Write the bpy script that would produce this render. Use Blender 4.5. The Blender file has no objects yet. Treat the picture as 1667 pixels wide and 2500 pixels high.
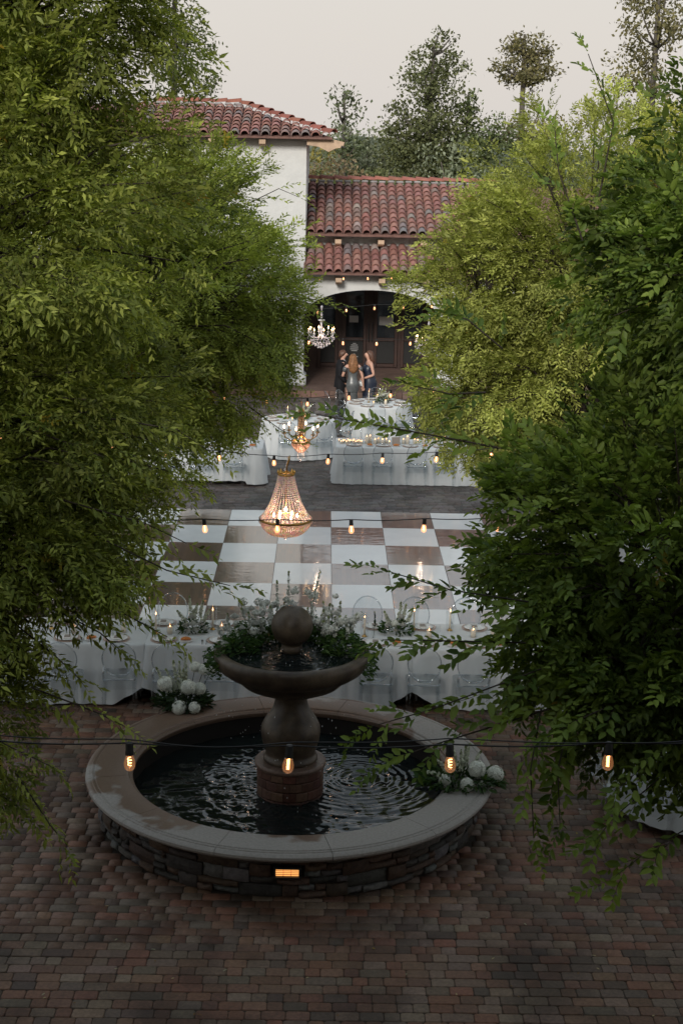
import bpy, math, random
import numpy as np
from mathutils import Vector, Matrix
R_ = math.radians
PI = math.pi
rnd = random.Random(7)
scn = bpy.context.scene
col = scn.collection

# ------------------------------------------------------------------ camera
TH, ROLL, YAW, HC = math.atan(883 / 3700.), R_(1.2), R_(.78), 6.58
fw = Vector((math.sin(YAW) * math.cos(TH), math.cos(YAW) * math.cos(TH), -math.sin(TH)))
r0 = Vector((math.cos(YAW), -math.sin(YAW), 0)); u0 = r0.cross(fw)
rt = r0 * math.cos(ROLL) + u0 * math.sin(ROLL); up = u0 * math.cos(ROLL) - r0 * math.sin(ROLL)
cd = bpy.data.cameras.new('camera'); cam = bpy.data.objects.new('camera', cd); col.objects.link(cam)
cd.sensor_fit = 'VERTICAL'; cd.sensor_height = 36; cd.lens = 3700 / 2500. * 36
cd.clip_start = .1; cd.clip_end = 4000
cam.matrix_world = Matrix(((rt.x, up.x, -fw.x, 0), (rt.y, up.y, -fw.y, 0), (rt.z, up.z, -fw.z, HC), (0, 0, 0, 1)))
scn.camera = cam

# ------------------------------------------------------------------ world, sun, exposure
SUN_EL, SUN_AZ = R_(24), R_(194)          # azimuth measured from +Y clockwise: behind the camera
w = bpy.data.worlds.new('World'); scn.world = w; w.use_nodes = True
nt = w.node_tree; bg = nt.nodes['Background']
sky = nt.nodes.new('ShaderNodeTexSky'); sky.sky_type = 'NISHITA'; sky.sun_disc = False
sky.sun_elevation = SUN_EL; sky.sun_rotation = SUN_AZ; sky.dust_density = 4; sky.air_density = 1.5
sc_ = nt.nodes.new('ShaderNodeVectorMath'); sc_.operation = 'SCALE'; sc_.inputs['Scale'].default_value = .11
mx = nt.nodes.new('ShaderNodeMixRGB'); mx.inputs[0].default_value = .87; mx.inputs[2].default_value = (.73, .69, .645, 1)
tcw = nt.nodes.new('ShaderNodeTexCoord'); sxy = nt.nodes.new('ShaderNodeSeparateXYZ'); mrw = nt.nodes.new('ShaderNodeMapRange'); mrw.inputs[1].default_value = .12; mrw.inputs[2].default_value = .45
veil = nt.nodes.new('ShaderNodeMixRGB'); veil.inputs[1].default_value = (.80, .75, .708, 1); veil.inputs[2].default_value = (.56, .64, .70, 1)   # thin evening cloud: creamy low down, cooler overhead
nt.links.new(tcw.outputs['Generated'], sxy.inputs[0]); nt.links.new(sxy.outputs[2], mrw.inputs[0]); nt.links.new(mrw.outputs[0], veil.inputs[0]); nt.links.new(veil.outputs[0], mx.inputs[2])
nt.links.new(sky.outputs[0], sc_.inputs[0]); nt.links.new(sc_.outputs[0], mx.inputs[1]); nt.links.new(mx.outputs[0], bg.inputs[0])
bg.inputs[1].default_value = 1.0
sd = bpy.data.lights.new('sun', 'SUN'); sd.energy = 3.1; sd.angle = R_(14); sd.color = (1, .95, .88)
sun = bpy.data.objects.new('sun', sd); col.objects.link(sun)
sdir = Vector((math.sin(SUN_AZ) * math.cos(SUN_EL), math.cos(SUN_AZ) * math.cos(SUN_EL), math.sin(SUN_EL)))
sun.rotation_euler = sdir.to_track_quat('Z', 'Y').to_euler()
vs = scn.view_settings; vs.view_transform = 'Standard'; vs.look = 'None'; vs.exposure = 0; vs.gamma = 1; vs.use_curve_mapping = False
scn.render.engine = 'CYCLES'
cy = scn.cycles; cy.use_denoising = True; cy.max_bounces = 8; cy.diffuse_bounces = 3; cy.glossy_bounces = 3
cy.transmission_bounces = 6; cy.transparent_max_bounces = 24; cy.caustics_reflective = False; cy.caustics_refractive = False
cy.sample_clamp_indirect = 4; cy.use_adaptive_sampling = True; cy.adaptive_threshold = .02

# ------------------------------------------------------------------ helpers
def tag(o, label=None, cat=None, group=None, kind=None):
    if label: o['label'] = label
    if cat: o['category'] = cat
    if group: o['group'] = group
    if kind: o['kind'] = kind
    return o

def thing(name, label, cat, loc=(0, 0, 0), rz=0, group=None):
    o = bpy.data.objects.new(name, None); col.objects.link(o)
    o.location = loc; o.rotation_euler = (0, 0, rz); o.empty_display_size = .1
    return tag(o, label, cat, group)

def link(name, me, mat=None, parent=None, loc=None, color=None):
    o = bpy.data.objects.new(name, me); col.objects.link(o)
    if mat and not me.materials: me.materials.append(mat)
    if parent: o.parent = parent
    if loc is not None: o.location = loc
    if color: o.color = (*color, 1)
    return o

def copy_tree(o, parent=None):
    c = o.copy(); col.objects.link(c)
    if parent: c.parent = parent
    for ch in list(o.children): copy_tree(ch, c)
    return c

def mesh_np(name, v, f, c=None, smooth=False):
    """v Nx3, f Mxk (uniform k), c Nx3 per-vertex colour"""
    v = np.ascontiguousarray(v, np.float32); f = np.ascontiguousarray(f, np.int32)
    me = bpy.data.meshes.new(name); k = f.shape[1]; n = len(f)
    me.vertices.add(len(v)); me.vertices.foreach_set('co', v.ravel())
    me.loops.add(n * k); me.loops.foreach_set('vertex_index', f.ravel())
    me.polygons.add(n); me.polygons.foreach_set('loop_start', np.arange(0, n * k, k, dtype=np.int32))
    try: me.polygons.foreach_set('loop_total', np.full(n, k, np.int32))
    except Exception: pass
    at = me.attributes.new('col', 'FLOAT_COLOR', 'POINT')
    cc = np.ones((len(v), 4), np.float32)
    if c is not None: cc[:, :3] = c
    at.data.foreach_set('color', cc.ravel())
    me.update(calc_edges=True)
    if smooth: me.polygons.foreach_set('use_smooth', np.ones(n, bool))
    me.validate()
    return me

class MB:
    def __init__(s): s.v = []; s.f = []; s.c = []
    def add(s, v, f, c=(1, 1, 1)):
        b = len(s.v); s.v += [tuple(p) for p in v]; s.f += [tuple(b + i for i in q) for q in f]; s.c += [c] * len(v); return s
    def box(s, c, d, rz=0, col=(1, 1, 1), bev=0, tilt=None):
        x, y, z = d[0] / 2, d[1] / 2, d[2] / 2
        if bev:
            b = min(bev, x * .9, y * .9, z * .9); V = []
            for sx in (-1, 1):
                for sy in (-1, 1):
                    for sz in (-1, 1):
                        V += [(sx * (x - b), sy * (y - b), sz * z), (sx * (x - b), sy * y, sz * (z - b)), (sx * x, sy * (y - b), sz * (z - b))]
            def ix(sx, sy, sz, k): return (((sx > 0) * 4 + (sy > 0) * 2 + (sz > 0)) * 3 + k)
            F = []
            for t in (-1, 1):
                F.append([ix(-1, -1, t, 0), ix(1, -1, t, 0), ix(1, 1, t, 0), ix(-1, 1, t, 0)][::t])
                F.append([ix(-1, t, -1, 1), ix(1, t, -1, 1), ix(1, t, 1, 1), ix(-1, t, 1, 1)][::-t])
                F.append([ix(t, -1, -1, 2), ix(t, 1, -1, 2), ix(t, 1, 1, 2), ix(t, -1, 1, 2)][::t])
            for a in (-1, 1):
                for b2 in (-1, 1):
                    F.append([ix(-1, a, b2, 0), ix(1, a, b2, 0), ix(1, a, b2, 1), ix(-1, a, b2, 1)])
                    F.append([ix(a, -1, b2, 0), ix(a, 1, b2, 0), ix(a, 1, b2, 2), ix(a, -1, b2, 2)])
                    F.append([ix(a, b2, -1, 1), ix(a, b2, 1, 1), ix(a, b2, 1, 2), ix(a, b2, -1, 2)])
                    for q in (-1, 1): F.append([ix(a, b2, q, 0), ix(a, b2, q, 1), ix(a, b2, q, 2)])
        else:
            V = [(i * x, j * y, k * z) for i in (-1, 1) for j in (-1, 1) for k in (-1, 1)]
            F = [(0, 1, 3, 2), (4, 6, 7, 5), (0, 4, 5, 1), (2, 3, 7, 6), (0, 2, 6, 4), (1, 5, 7, 3)]
        if tilt is not None: V = [tuple(tilt @ Vector(p)) for p in V]
        cs, sn = math.cos(rz), math.sin(rz)
        return s.add([(c[0] + p[0] * cs - p[1] * sn, c[1] + p[0] * sn + p[1] * cs, c[2] + p[2]) for p in V], F, col)
    def tube(s, pts, rad, n=6, col=(1, 1, 1), caps=True, squash=None):
        pts = [Vector(p) for p in pts]; m = len(pts)
        if not hasattr(rad, '__len__'): rad = [rad] * m
        V = []; F = []; ref = None
        for i, p in enumerate(pts):
            t = (pts[min(i + 1, m - 1)] - pts[max(i - 1, 0)]).normalized()
            if ref is None:
                ref = Vector((0, 0, 1)) if abs(t.z) < .9 else Vector((1, 0, 0))
            a = (ref - t * ref.dot(t)).normalized(); b = t.cross(a); ref = a
            for k in range(n):
                an = 2 * PI * k / n
                V.append(p + a * math.cos(an) * rad[i] + b * math.sin(an) * rad[i])
        for i in range(m - 1):
            for k in range(n):
                F.append((i * n + k, i * n + (k + 1) % n, (i + 1) * n + (k + 1) % n, (i + 1) * n + k))
        if caps: F.append(tuple(range(n))[::-1]); F.append(tuple((m - 1) * n + k for k in range(n)))
        return s.add(V, F, col)
    def rings(s, rings, n=16, col=(1, 1, 1), caps=True):
        """rings: (cx,cy,cz,rx,ry)"""
        V = []; F = []; m = len(rings)
        for (x, y, z, a, b) in rings:
            for k in range(n):
                t = 2 * PI * k / n; V.append((x + a * math.cos(t), y + b * math.sin(t), z))
        for i in range(m - 1):
            for k in range(n): F.append((i * n + k, i * n + (k + 1) % n, (i + 1) * n + (k + 1) % n, (i + 1) * n + k))
        if caps: F.append(tuple(range(n))[::-1]); F.append(tuple((m - 1) * n + k for k in range(n)))
        return s.add(V, F, col)
    def lathe(s, prof, n=32, c=(0, 0, 0), col=(1, 1, 1), a0=0, a1=2 * PI, caps=False, closed=False):
        full = abs(a1 - a0 - 2 * PI) < 1e-6; m = n if full else n + 1; V = []; F = []; L = len(prof)
        for j in range(m):
            t = a0 + (a1 - a0) * j / n
            for (r, z) in prof: V.append((c[0] + r * math.cos(t), c[1] + r * math.sin(t), c[2] + z))
        for j in range(n):
            j2 = (j + 1) % m
            for i in range(L if closed else L - 1):
                i2 = (i + 1) % L
                F.append((j * L + i, j2 * L + i, j2 * L + i2, j * L + i2))
        if caps and not full: F.append(tuple(range(L))); F.append(tuple((m - 1) * L + i for i in range(L))[::-1])
        return s.add(V, F, col)
    def ball(s, c, r, n=8, m=6, col=(1, 1, 1), sz=1):
        V = [(c[0], c[1], c[2] + r * sz)]; F = []
        for i in range(1, m):
            p = PI * i / m
            for k in range(n):
                t = 2 * PI * k / n; V.append((c[0] + r * math.sin(p) * math.cos(t), c[1] + r * math.sin(p) * math.sin(t), c[2] + r * sz * math.cos(p)))
        V.append((c[0], c[1], c[2] - r * sz)); e = len(V) - 1
        for k in range(n):
            F.append((0, 1 + k, 1 + (k + 1) % n)); F.append((e, 1 + (m - 2) * n + (k + 1) % n, 1 + (m - 2) * n + k))
            for i in range(m - 2): F.append((1 + i * n + k, 1 + (i + 1) * n + k, 1 + (i + 1) * n + (k + 1) % n, 1 + i * n + (k + 1) % n))
        return s.add(V, F, col)
    def octa(s, c, r, col=(1, 1, 1), sz=1):
        V = [(c[0] + r, c[1], c[2]), (c[0], c[1] + r, c[2]), (c[0] - r, c[1], c[2]), (c[0], c[1] - r, c[2]), (c[0], c[1], c[2] + r * sz), (c[0], c[1], c[2] - r * sz)]
        return s.add(V, [(0, 1, 4), (1, 2, 4), (2, 3, 4), (3, 0, 4), (1, 0, 5), (2, 1, 5), (3, 2, 5), (0, 3, 5)], col)
    def mesh(s, name, smooth=False, auto=None):
        me = bpy.data.meshes.new(name); me.from_pydata(s.v, [], s.f)
        at = me.attributes.new('col', 'FLOAT_COLOR', 'POINT')
        cc = np.ones((len(s.v), 4), np.float32); cc[:, :3] = np.array(s.c, np.float32).reshape(-1, 3)
        at.data.foreach_set('color', cc.ravel())
        me.update()
        if smooth: me.polygons.foreach_set('use_smooth', np.ones(len(me.polygons), bool))
        if auto: me.set_sharp_from_angle(angle=R_(auto))
        return me
    def build(s, name, mat, parent=None, smooth=False, auto=None, loc=None, color=None):
        return link(name, s.mesh(name, smooth or bool(auto), auto), mat, parent, loc, color)

# ------------------------------------------------------------------ materials
def newmat(name):
    m = bpy.data.materials.new(name); m.use_nodes = True; n = m.node_tree
    return m, n, n.nodes['Principled BSDF'], n.links

def mat(name, base=(1, 1, 1), rough=.6, spec=.4, noise=None, bump=None, metal=0, coat=0, coord='Object', two=None, sheen=0, emit=None, subs=0):
    """base colour x per-vertex colour x object colour, with optional noise tone and bump; two=(colour, scale, lo, hi): patches of a second colour"""
    m, n, p, L = newmat(name); N = n.nodes.new
    at = N('ShaderNodeAttribute'); at.attribute_name = 'col'; oi = N('ShaderNodeObjectInfo'); tc = N('ShaderNodeTexCoord'); gp = N('ShaderNodeNewGeometry')
    rgb = N('ShaderNodeRGB'); rgb.outputs[0].default_value = (*base, 1); cur = rgb.outputs[0]
    def mul(a, b, typ='MULTIPLY', fac=1.):
        q = N('ShaderNodeMixRGB'); q.blend_type = typ
        if hasattr(fac, 'default_value') or not isinstance(fac, (int, float)): L.new(fac, q.inputs[0])
        else: q.inputs[0].default_value = fac
        L.new(a, q.inputs[1])
        if isinstance(b, tuple): q.inputs[2].default_value = (*b, 1)
        else: L.new(b, q.inputs[2])
        return q.outputs[0]
    def nz(scale, det=5, rg=.6):
        t = N('ShaderNodeTexNoise'); t.inputs['Scale'].default_value = scale; t.inputs['Detail'].default_value = det; t.inputs['Roughness'].default_value = rg
        L.new(gp.outputs['Position'] if coord == 'World' else tc.outputs[coord], t.inputs['Vector']); return t.outputs[0]
    if two:
        c2, s2, lo, hi = two; r = N('ShaderNodeMapRange'); r.inputs[1].default_value = lo; r.inputs[2].default_value = hi
        L.new(nz(s2), r.inputs[0]); cur = mul(cur, c2, 'MIX', r.outputs[0])
    cur = mul(cur, at.outputs['Color']); cur = mul(cur, oi.outputs['Color'])
    if noise:
        s1, amt = noise[:2]; r = N('ShaderNodeMapRange'); r.inputs[1].default_value = .3; r.inputs[2].default_value = .7
        r.inputs[3].default_value = 1 - amt; r.inputs[4].default_value = 1 + amt; L.new(nz(s1, 8, .65), r.inputs[0])
        cb = N('ShaderNodeCombineColor')
        for i in range(3): L.new(r.outputs[0], cb.inputs[i])
        cur = mul(cur, cb.outputs[0])
    L.new(cur, p.inputs['Base Color'])
    p.inputs['Roughness'].default_value = rough; p.inputs['Specular IOR Level'].default_value = spec; p.inputs['Metallic'].default_value = metal
    if coat: p.inputs['Coat Weight'].default_value = coat; p.inputs['Coat Roughness'].default_value = .06
    if sheen: p.inputs['Sheen Weight'].default_value = sheen
    if bump:
        b = N('ShaderNodeBump'); b.inputs['Strength'].default_value = bump[1]; b.inputs['Distance'].default_value = bump[2] if len(bump) > 2 else .01
        L.new(nz(bump[0], 6), b.inputs['Height']); L.new(b.outputs[0], p.inputs['Normal'])
    if emit: p.inputs['Emission Color'].default_value = (*emit[0], 1); p.inputs['Emission Strength'].default_value = emit[1]
    return m

def emis(name, c, s):
    m, n, p, L = newmat(name); p.inputs['Base Color'].default_value = (*c, 1); p.inputs['Emission Color'].default_value = (*c, 1); p.inputs['Emission Strength'].default_value = s; return m

def clear(name, tint=(.93, .95, .96), gl=.12, rough=.03, glcol=(1, 1, 1), emit=None, power=.35):
    """thin clear plastic or glass: see-through sheet with a fresnel reflection"""
    m, n, p, L = newmat(name); n.nodes.remove(p); N = n.nodes.new; out = n.nodes['Material Output']
    tr = N('ShaderNodeBsdfTransparent'); tr.inputs[0].default_value = (*tint, 1)
    g = N('ShaderNodeBsdfGlossy'); g.inputs[0].default_value = (*glcol, 1); g.inputs['Roughness'].default_value = rough
    lw = N('ShaderNodeLayerWeight'); lw.inputs[0].default_value = .5
    ad = N('ShaderNodeMath'); ad.operation = 'MULTIPLY_ADD'; ad.inputs[1].default_value = .6; ad.inputs[2].default_value = gl; ad.use_clamp = True
    pw = N('ShaderNodeMath'); pw.operation = 'POWER'; pw.inputs[1].default_value = 3.0; L.new(lw.outputs['Facing'], pw.inputs[0]); L.new(pw.outputs[0], ad.inputs[0])
    mxs = N('ShaderNodeMixShader'); L.new(ad.outputs[0], mxs.inputs[0]); L.new(tr.outputs[0], mxs.inputs[1]); L.new(g.outputs[0], mxs.inputs[2]); o = mxs.outputs[0]
    if emit:
        e = N('ShaderNodeEmission'); e.inputs[0].default_value = (*emit[0], 1); e.inputs[1].default_value = emit[1]
        a2 = N('ShaderNodeAddShader'); L.new(o, a2.inputs[0]); L.new(e.outputs[0], a2.inputs[1]); o = a2.outputs[0]
    L.new(o, out.inputs['Surface']); return m

def leafmat(name, trans=.38, rough=.5, tint=(1.25, 1.3, .6)):
    m, n, p, L = newmat(name); N = n.nodes.new; out = n.nodes['Material Output']
    at = N('ShaderNodeAttribute'); at.attribute_name = 'col'
    L.new(at.outputs['Color'], p.inputs['Base Color']); p.inputs['Roughness'].default_value = rough; p.inputs['Specular IOR Level'].default_value = .22
    t = N('ShaderNodeBsdfTranslucent')
    hs = N('ShaderNodeMixRGB'); hs.blend_type = 'MULTIPLY'; hs.inputs[0].default_value = 1; hs.inputs[2].default_value = (*tint, 1)
    L.new(at.outputs['Color'], hs.inputs[1]); L.new(hs.outputs[0], t.inputs[0])
    mxs = N('ShaderNodeMixShader'); mxs.inputs[0].default_value = trans; L.new(p.outputs[0], mxs.inputs[1]); L.new(t.outputs[0], mxs.inputs[2]); L.new(mxs.outputs[0], out.inputs['Surface'])
    return m

M = {}
M['paver'] = mat('paver', (1, 1, 1), .6, .35, noise=(30, .34), bump=(80, .5, .004), coord='World', two=((.5, .46, .42), 1.3, .46, .62))
M['joint'] = mat('joint_sand', (.042, .033, .026), .9, .2, noise=(30, .4))
M['soil'] = mat('soil', (.06, .06, .035), .95, .1, noise=(.6, .5))
M['stone'] = mat('ledge_stone', (1, 1, 1), .7, .3, noise=(22, .5), bump=(45, .9, .012))
M['mortar'] = mat('dark_mortar', (.025, .022, .02), .9, .1)
M['pedestal'] = mat('wet_cast_stone', (.085, .064, .043), .42, .35, noise=(9, .35), bump=(70, .35, .004), two=((.045, .031, .021), 5, .42, .6))
M['brick_tile'] = mat('plinth_brick', (1, 1, 1), .45, .4, noise=(30, .4), bump=(60, .5, .005))
M['cloth'] = mat('white_linen', (.58, .60, .605), .85, .2, noise=(3, .05), bump=(260, .12, .001), sheen=.2)
M['napkin'] = mat('napkin', (.72, .70, .66), .85, .2)
M['kraft'] = mat('grey_card', (.30, .26, .23), .8, .2)
M['plate'] = mat('glazed_plate', (.70, .70, .68), .25, .5)
M['charger'] = mat('charger_rim', (.42, .30, .24), .3, .5)
M['wax'] = mat('candle_wax', (.78, .68, .55), .5, .4)
M['pastry'] = mat('baked_pastry', (.50, .17, .035), .5, .4, noise=(40, .3), bump=(60, .6, .004))
M['acrylic'] = clear('clear_acrylic', (.92, .94, .95), .07)
M['acrylic_leg'] = clear('clear_acrylic_leg', (.94, .955, .965), .05)
M['acrylic_rim'] = clear('acrylic_edge', (.80, .83, .85), .2, .08)
M['glass'] = clear('clear_glass', (.95, .96, .96), .05)
M['bulb'] = clear('bulb_glass', (.97, .86, .74), .05, .03, emit=((1, .40, .15), .10))
M['bulb_far'] = clear('lit_bulb_glass', (.97, .86, .74), .05, .03, emit=((1, .44, .2), .65))
M['filament'] = emis('filament', (1, .5, .22), 13)
M['candle_bulb'] = emis('candle_bulb', (1, .6, .3), 18)
M['flame'] = emis('flame', (1, .5, .2), 9)
M['lamp_lens'] = emis('lamp_lens', (1, .43, .12), 1.3)
M['black'] = mat('black_rubber', (.012, .012, .012), .5, .4)
M['brass'] = mat('brass', (.55, .33, .10), .28, .5, metal=1)
M['bead'] = leafmat('crystal_bead', .62, .12, (1, .98, .95))
M['crystal'] = clear('crystal_drop', (.80, .78, .80), .35, .06)
M['crystal_white'] = mat('cut_crystal', (.62, .58, .60), .1, .9)
M['stucco'] = mat('white_stucco', (.58, .585, .575), .9, .2, noise=(1.6, .09), bump=(9, .4, .03), two=((.50, .49, .46), .8, .5, .85))
M['tile'] = mat('clay_tile', (1, 1, 1), .75, .3, noise=(14, .28), bump=(40, .3, .006))
M['deck_red'] = mat('clay_pan', (.17, .095, .08), .8, .2, noise=(8, .3))
M['ridge_mortar'] = mat('roof_mortar', (.27, .255, .25), .9, .2, noise=(6, .25))
M['timber'] = mat('pale_timber', (.46, .33, .23), .7, .3, noise=(6, .2))
M['darkwood'] = mat('dark_door_wood', (.032, .014, .010), .45, .4, noise=(5, .3))
M['pane'] = mat('dark_pane', (.012, .014, .016), .06, .6)
M['paper'] = mat('paper_notice', (.42, .42, .41), .8, .2)
M['blacksign'] = mat('black_board', (.01, .01, .01), .5, .3)
M['chalk'] = mat('white_lettering', (.45, .45, .45), .8, .2)
M['terracotta'] = mat('terracotta_paving', (.15, .10, .082), .65, .3, noise=(3, .25))
M['floor_white'] = mat('white_floor_panel', (.80, .81, .80), .2, .5, noise=(2.2, .05), coat=.5)
M['bark'] = mat('bark', (.055, .045, .036), .9, .2, noise=(12, .4), bump=(25, .9, .02))
M['farbark'] = mat('grey_bark', (.11, .098, .085), .9, .2, noise=(8, .3))
M['leaf'] = leafmat('leaf')
M['farleaf'] = leafmat('far_leaf', .2, .6)
M['petal'] = leafmat('petal', .25, .6, (1, 1, .95))
M['skin'] = mat('skin', (.52, .30, .22), .5, .4)
M['suit'] = mat('black_suit', (.012, .012, .014), .8, .2)
M['satin'] = mat('silver_satin', (.09, .096, .098), .34, .55, noise=(7, .35))
M['navy'] = mat('navy_satin', (.012, .018, .035), .4, .5)
M['blond'] = mat('auburn_blond_hair', (.20, .095, .042), .55, .3, noise=(28, .6), bump=(40, .6, .01))
M['brunette'] = mat('brown_hair', (.095, .045, .028), .5, .4, noise=(30, .4))
M['clutch'] = mat('white_clutch', (.62, .63, .62), .4, .5)
M['shirt'] = mat('white_shirt', (.65, .66, .68), .8, .2)
M['greentie'] = mat('dark_green_tie', (.02, .06, .045), .6, .3)
M['steel'] = mat('cutlery', (.35, .35, .36), .25, .5, metal=1)

# glossy brown parquet (strips run across each panel)
m, n, p, L = newmat('brown_parquet'); N = n.nodes.new
tc = N('ShaderNodeTexCoord'); mp = N('ShaderNodeMapping'); mp.inputs['Rotation'].default_value = (0, 0, PI / 2)
bk = N('ShaderNodeTexBrick'); bk.inputs['Scale'].default_value = 1; bk.inputs['Brick Width'].default_value = .46; bk.inputs['Row Height'].default_value = .075
bk.inputs['Mortar Size'].default_value = .0012; bk.inputs['Color1'].default_value = (.14, .058, .025, 1); bk.inputs['Color2'].default_value = (.08, .032, .014, 1); bk.inputs['Mortar'].default_value = (.02, .01, .006, 1)
L.new(tc.outputs['Object'], mp.inputs[0]); L.new(mp.outputs[0], bk.inputs[0])
ns = N('ShaderNodeTexNoise'); ns.inputs['Scale'].default_value = 6; mp2 = N('ShaderNodeMapping'); mp2.inputs['Scale'].default_value = (9, .6, 1); L.new(tc.outputs['Object'], mp2.inputs[0]); L.new(mp2.outputs[0], ns.inputs[0])
q = N('ShaderNodeMixRGB'); q.blend_type = 'OVERLAY'; q.inputs[0].default_value = .45; L.new(bk.outputs[0], q.inputs[1]); L.new(ns.outputs[0], q.inputs[2]); L.new(q.outputs[0], p.inputs['Base Color'])
p.inputs['Roughness'].default_value = .3; p.inputs['Coat Weight'].default_value = 1.; p.inputs['Coat Roughness'].default_value = .04; p.inputs['Coat IOR'].default_value = 2.7
nb = N('ShaderNodeTexNoise'); nb.inputs['Scale'].default_value = 3.; mp3 = N('ShaderNodeMapping'); mp3.inputs['Scale'].default_value = (.7, 3., 1); L.new(tc.outputs['Object'], mp3.inputs[0]); L.new(mp3.outputs[0], nb.inputs[0])
bp = N('ShaderNodeBump'); bp.inputs['Strength'].default_value = .12; bp.inputs['Distance'].default_value = .02; L.new(nb.outputs[0], bp.inputs['Height']); L.new(bp.outputs[0], p.inputs['Coat Normal'])
M['parquet'] = m

# dark basin water
m, n, p, L = newmat('basin_water'); p.inputs['Base Color'].default_value = (.008, .011, .011, 1); p.inputs['Roughness'].default_value = .03; p.inputs['IOR'].default_value = 1.33; p.inputs['Specular IOR Level'].default_value = .7
M['water'] = m
# coping stone: pale grey, with brown wet stains spreading from the inner edge
m, n, p, L = newmat('coping_stone'); N = n.nodes.new
tc = N('ShaderNodeTexCoord'); ge = N('ShaderNodeNewGeometry')
sp = N('ShaderNodeSeparateXYZ'); L.new(tc.outputs['Object'], sp.inputs[0])
xy = N('ShaderNodeCombineXYZ'); L.new(sp.outputs[0], xy.inputs[0]); L.new(sp.outputs[1], xy.inputs[1])
ln = N('ShaderNodeVectorMath'); ln.operation = 'LENGTH'; L.new(xy.outputs[0], ln.inputs[0])
ns = N('ShaderNodeTexNoise'); ns.inputs['Scale'].default_value = 2.1; ns.inputs['Detail'].default_value = 4; L.new(tc.outputs['Object'], ns.inputs[0])
def mth(op, a, b=None, c=None, clamp=False):
    x = N('ShaderNodeMath'); x.operation = op; x.use_clamp = clamp
    for i, s_ in enumerate((a, b, c)):
        if s_ is None: continue
        if isinstance(s_, (int, float)): x.inputs[i].default_value = s_
        else: L.new(s_, x.inputs[i])
    return x.outputs[0]
rad = mth('MULTIPLY_ADD', ln.outputs['Value'], -1 / .45, 2.05 / .45)      # 1 at the inner edge, 0 at the outer
dirn = mth('ADD', mth('MULTIPLY', sp.outputs[0], -.28), mth('MULTIPLY', sp.outputs[1], .17))
st = mth('ADD', mth('ADD', mth('MULTIPLY', rad, .75), dirn), mth('MULTIPLY_ADD', ns.outputs[0], 2.0, -1.0))
wet = mth('MULTIPLY_ADD', st, 8, -3.0, clamp=True)
n2 = N('ShaderNodeTexNoise'); n2.inputs['Scale'].default_value = 40; n2.inputs['Detail'].default_value = 8; L.new(tc.outputs['Object'], n2.inputs[0])
q = N('ShaderNodeMixRGB'); q.inputs[1].default_value = (.255, .235, .215, 1); q.inputs[2].default_value = (.125, .08, .055, 1); L.new(wet, q.inputs[0])
q2 = N('ShaderNodeMixRGB'); q2.blend_type = 'OVERLAY'; q2.inputs[0].default_value = .35; L.new(q.outputs[0], q2.inputs[1]); L.new(n2.outputs[0], q2.inputs[2]); L.new(q2.outputs[0], p.inputs['Base Color'])
L.new(mth('MULTIPLY_ADD', wet, -.25, .68), p.inputs['Roughness'])
b = N('ShaderNodeBump'); b.inputs['Strength'].default_value = .25; b.inputs['Distance'].default_value = .004; L.new(n2.outputs[0], b.inputs['Height']); L.new(b.outputs[0], p.inputs['Normal'])
M['coping'] = m

# ================================================================== the setting
FX, FY = -.27, 14.4                                   # fountain centre
def sheet(name, x0, x1, y0, y1, z, mt):
    return link(name, MB().add([(x0, y0, z), (x1, y0, z), (x1, y1, z), (x0, y1, z)], [(0, 1, 2, 3)]).mesh(name), mt)
tag(sheet('ground', -900, 900, -300, 1800, -.06, M['soil']), kind='structure')
pave = tag(sheet('courtyard_paving', -16, 16, -1.2, 41.2, -.009, M['joint']), 'tumbled brick paver courtyard in mixed red, tan and grey', kind='structure')

# tumbled pavers in courses 12.8 cm deep
U_ = .064
PAL = [((.145, .072, .048), 5), ((.15, .092, .064), 5), ((.145, .114, .09), 5), ((.115, .096, .08), 4), ((.068, .053, .043), 3), ((.115, .065, .045), 5), ((.165, .135, .11), 2)]
PALX = [tuple(t_ * (.82 * v + .18 * m_) for v, m_, t_ in zip(c, (.122, .085, .064), (1.05, .92, .83))) for c, k in PAL for _ in range(k)]
PALF = [(.115, .10, .092), (.135, .115, .103), (.12, .092, .08), (.10, .088, .082), (.145, .125, .115)]   # greyer blocks beyond the dance floor
def jit(c, a=.16, g=rnd):
    f = 1 + g.uniform(-a, a); return tuple(max(.004, v * f * (1 + g.uniform(-.05, .05))) for v in c)
def paver_parts(w, d, r8, g):
    """top outline (inset) and lower outline of one paver of size w x d centred on 0"""
    a, b = w / 2 - .002, d / 2 - .002
    e = .006
    if r8:
        k = .014
        lo = [(-a + k, -b), (a - k, -b), (a, -b + k), (a, b - k), (a - k, b), (-a + k, b), (-a, b - k), (-a, -b + k)]
    else: lo = [(-a, -b), (a, -b), (a, b), (-a, b)]
    hi = [(x * (1 - e / a), y * (1 - e / b)) for x, y in lo]
    return lo, hi
def fill_pavers():
    """straight courses across the court, block lengths mixed so that no end joints line up"""
    g = random.Random(3); out = []; y = 9.9; dp = 2
    while y < 41.0:
        lim = 2.6 + .22 * y; x = -lim + g.uniform(-.2, 0); wob = g.uniform(-.003, .003)
        while x < lim:
            a = g.choice((3, 3, 3, 3, 2, 2, 2, 4)) ; cx, cy_ = x + a * U_ / 2, y + dp * U_ / 2; x += a * U_
            if math.hypot(cx - FX, cy_ - FY) < 1.86: continue
            if -3.3 < cx < 3.6 and 19.2 < cy_ < 27.1: continue
            out.append((cx, cy_ + wob, a, dp, jit(g.choice(PALX if cy_ < 19 or (cy_ < 27 and g.random() < .5) else PALF), .2, g), g.uniform(-.002, .002), g.uniform(-.016, .016)))
        y += dp * U_
    return out
pv = fill_pavers()
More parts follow.
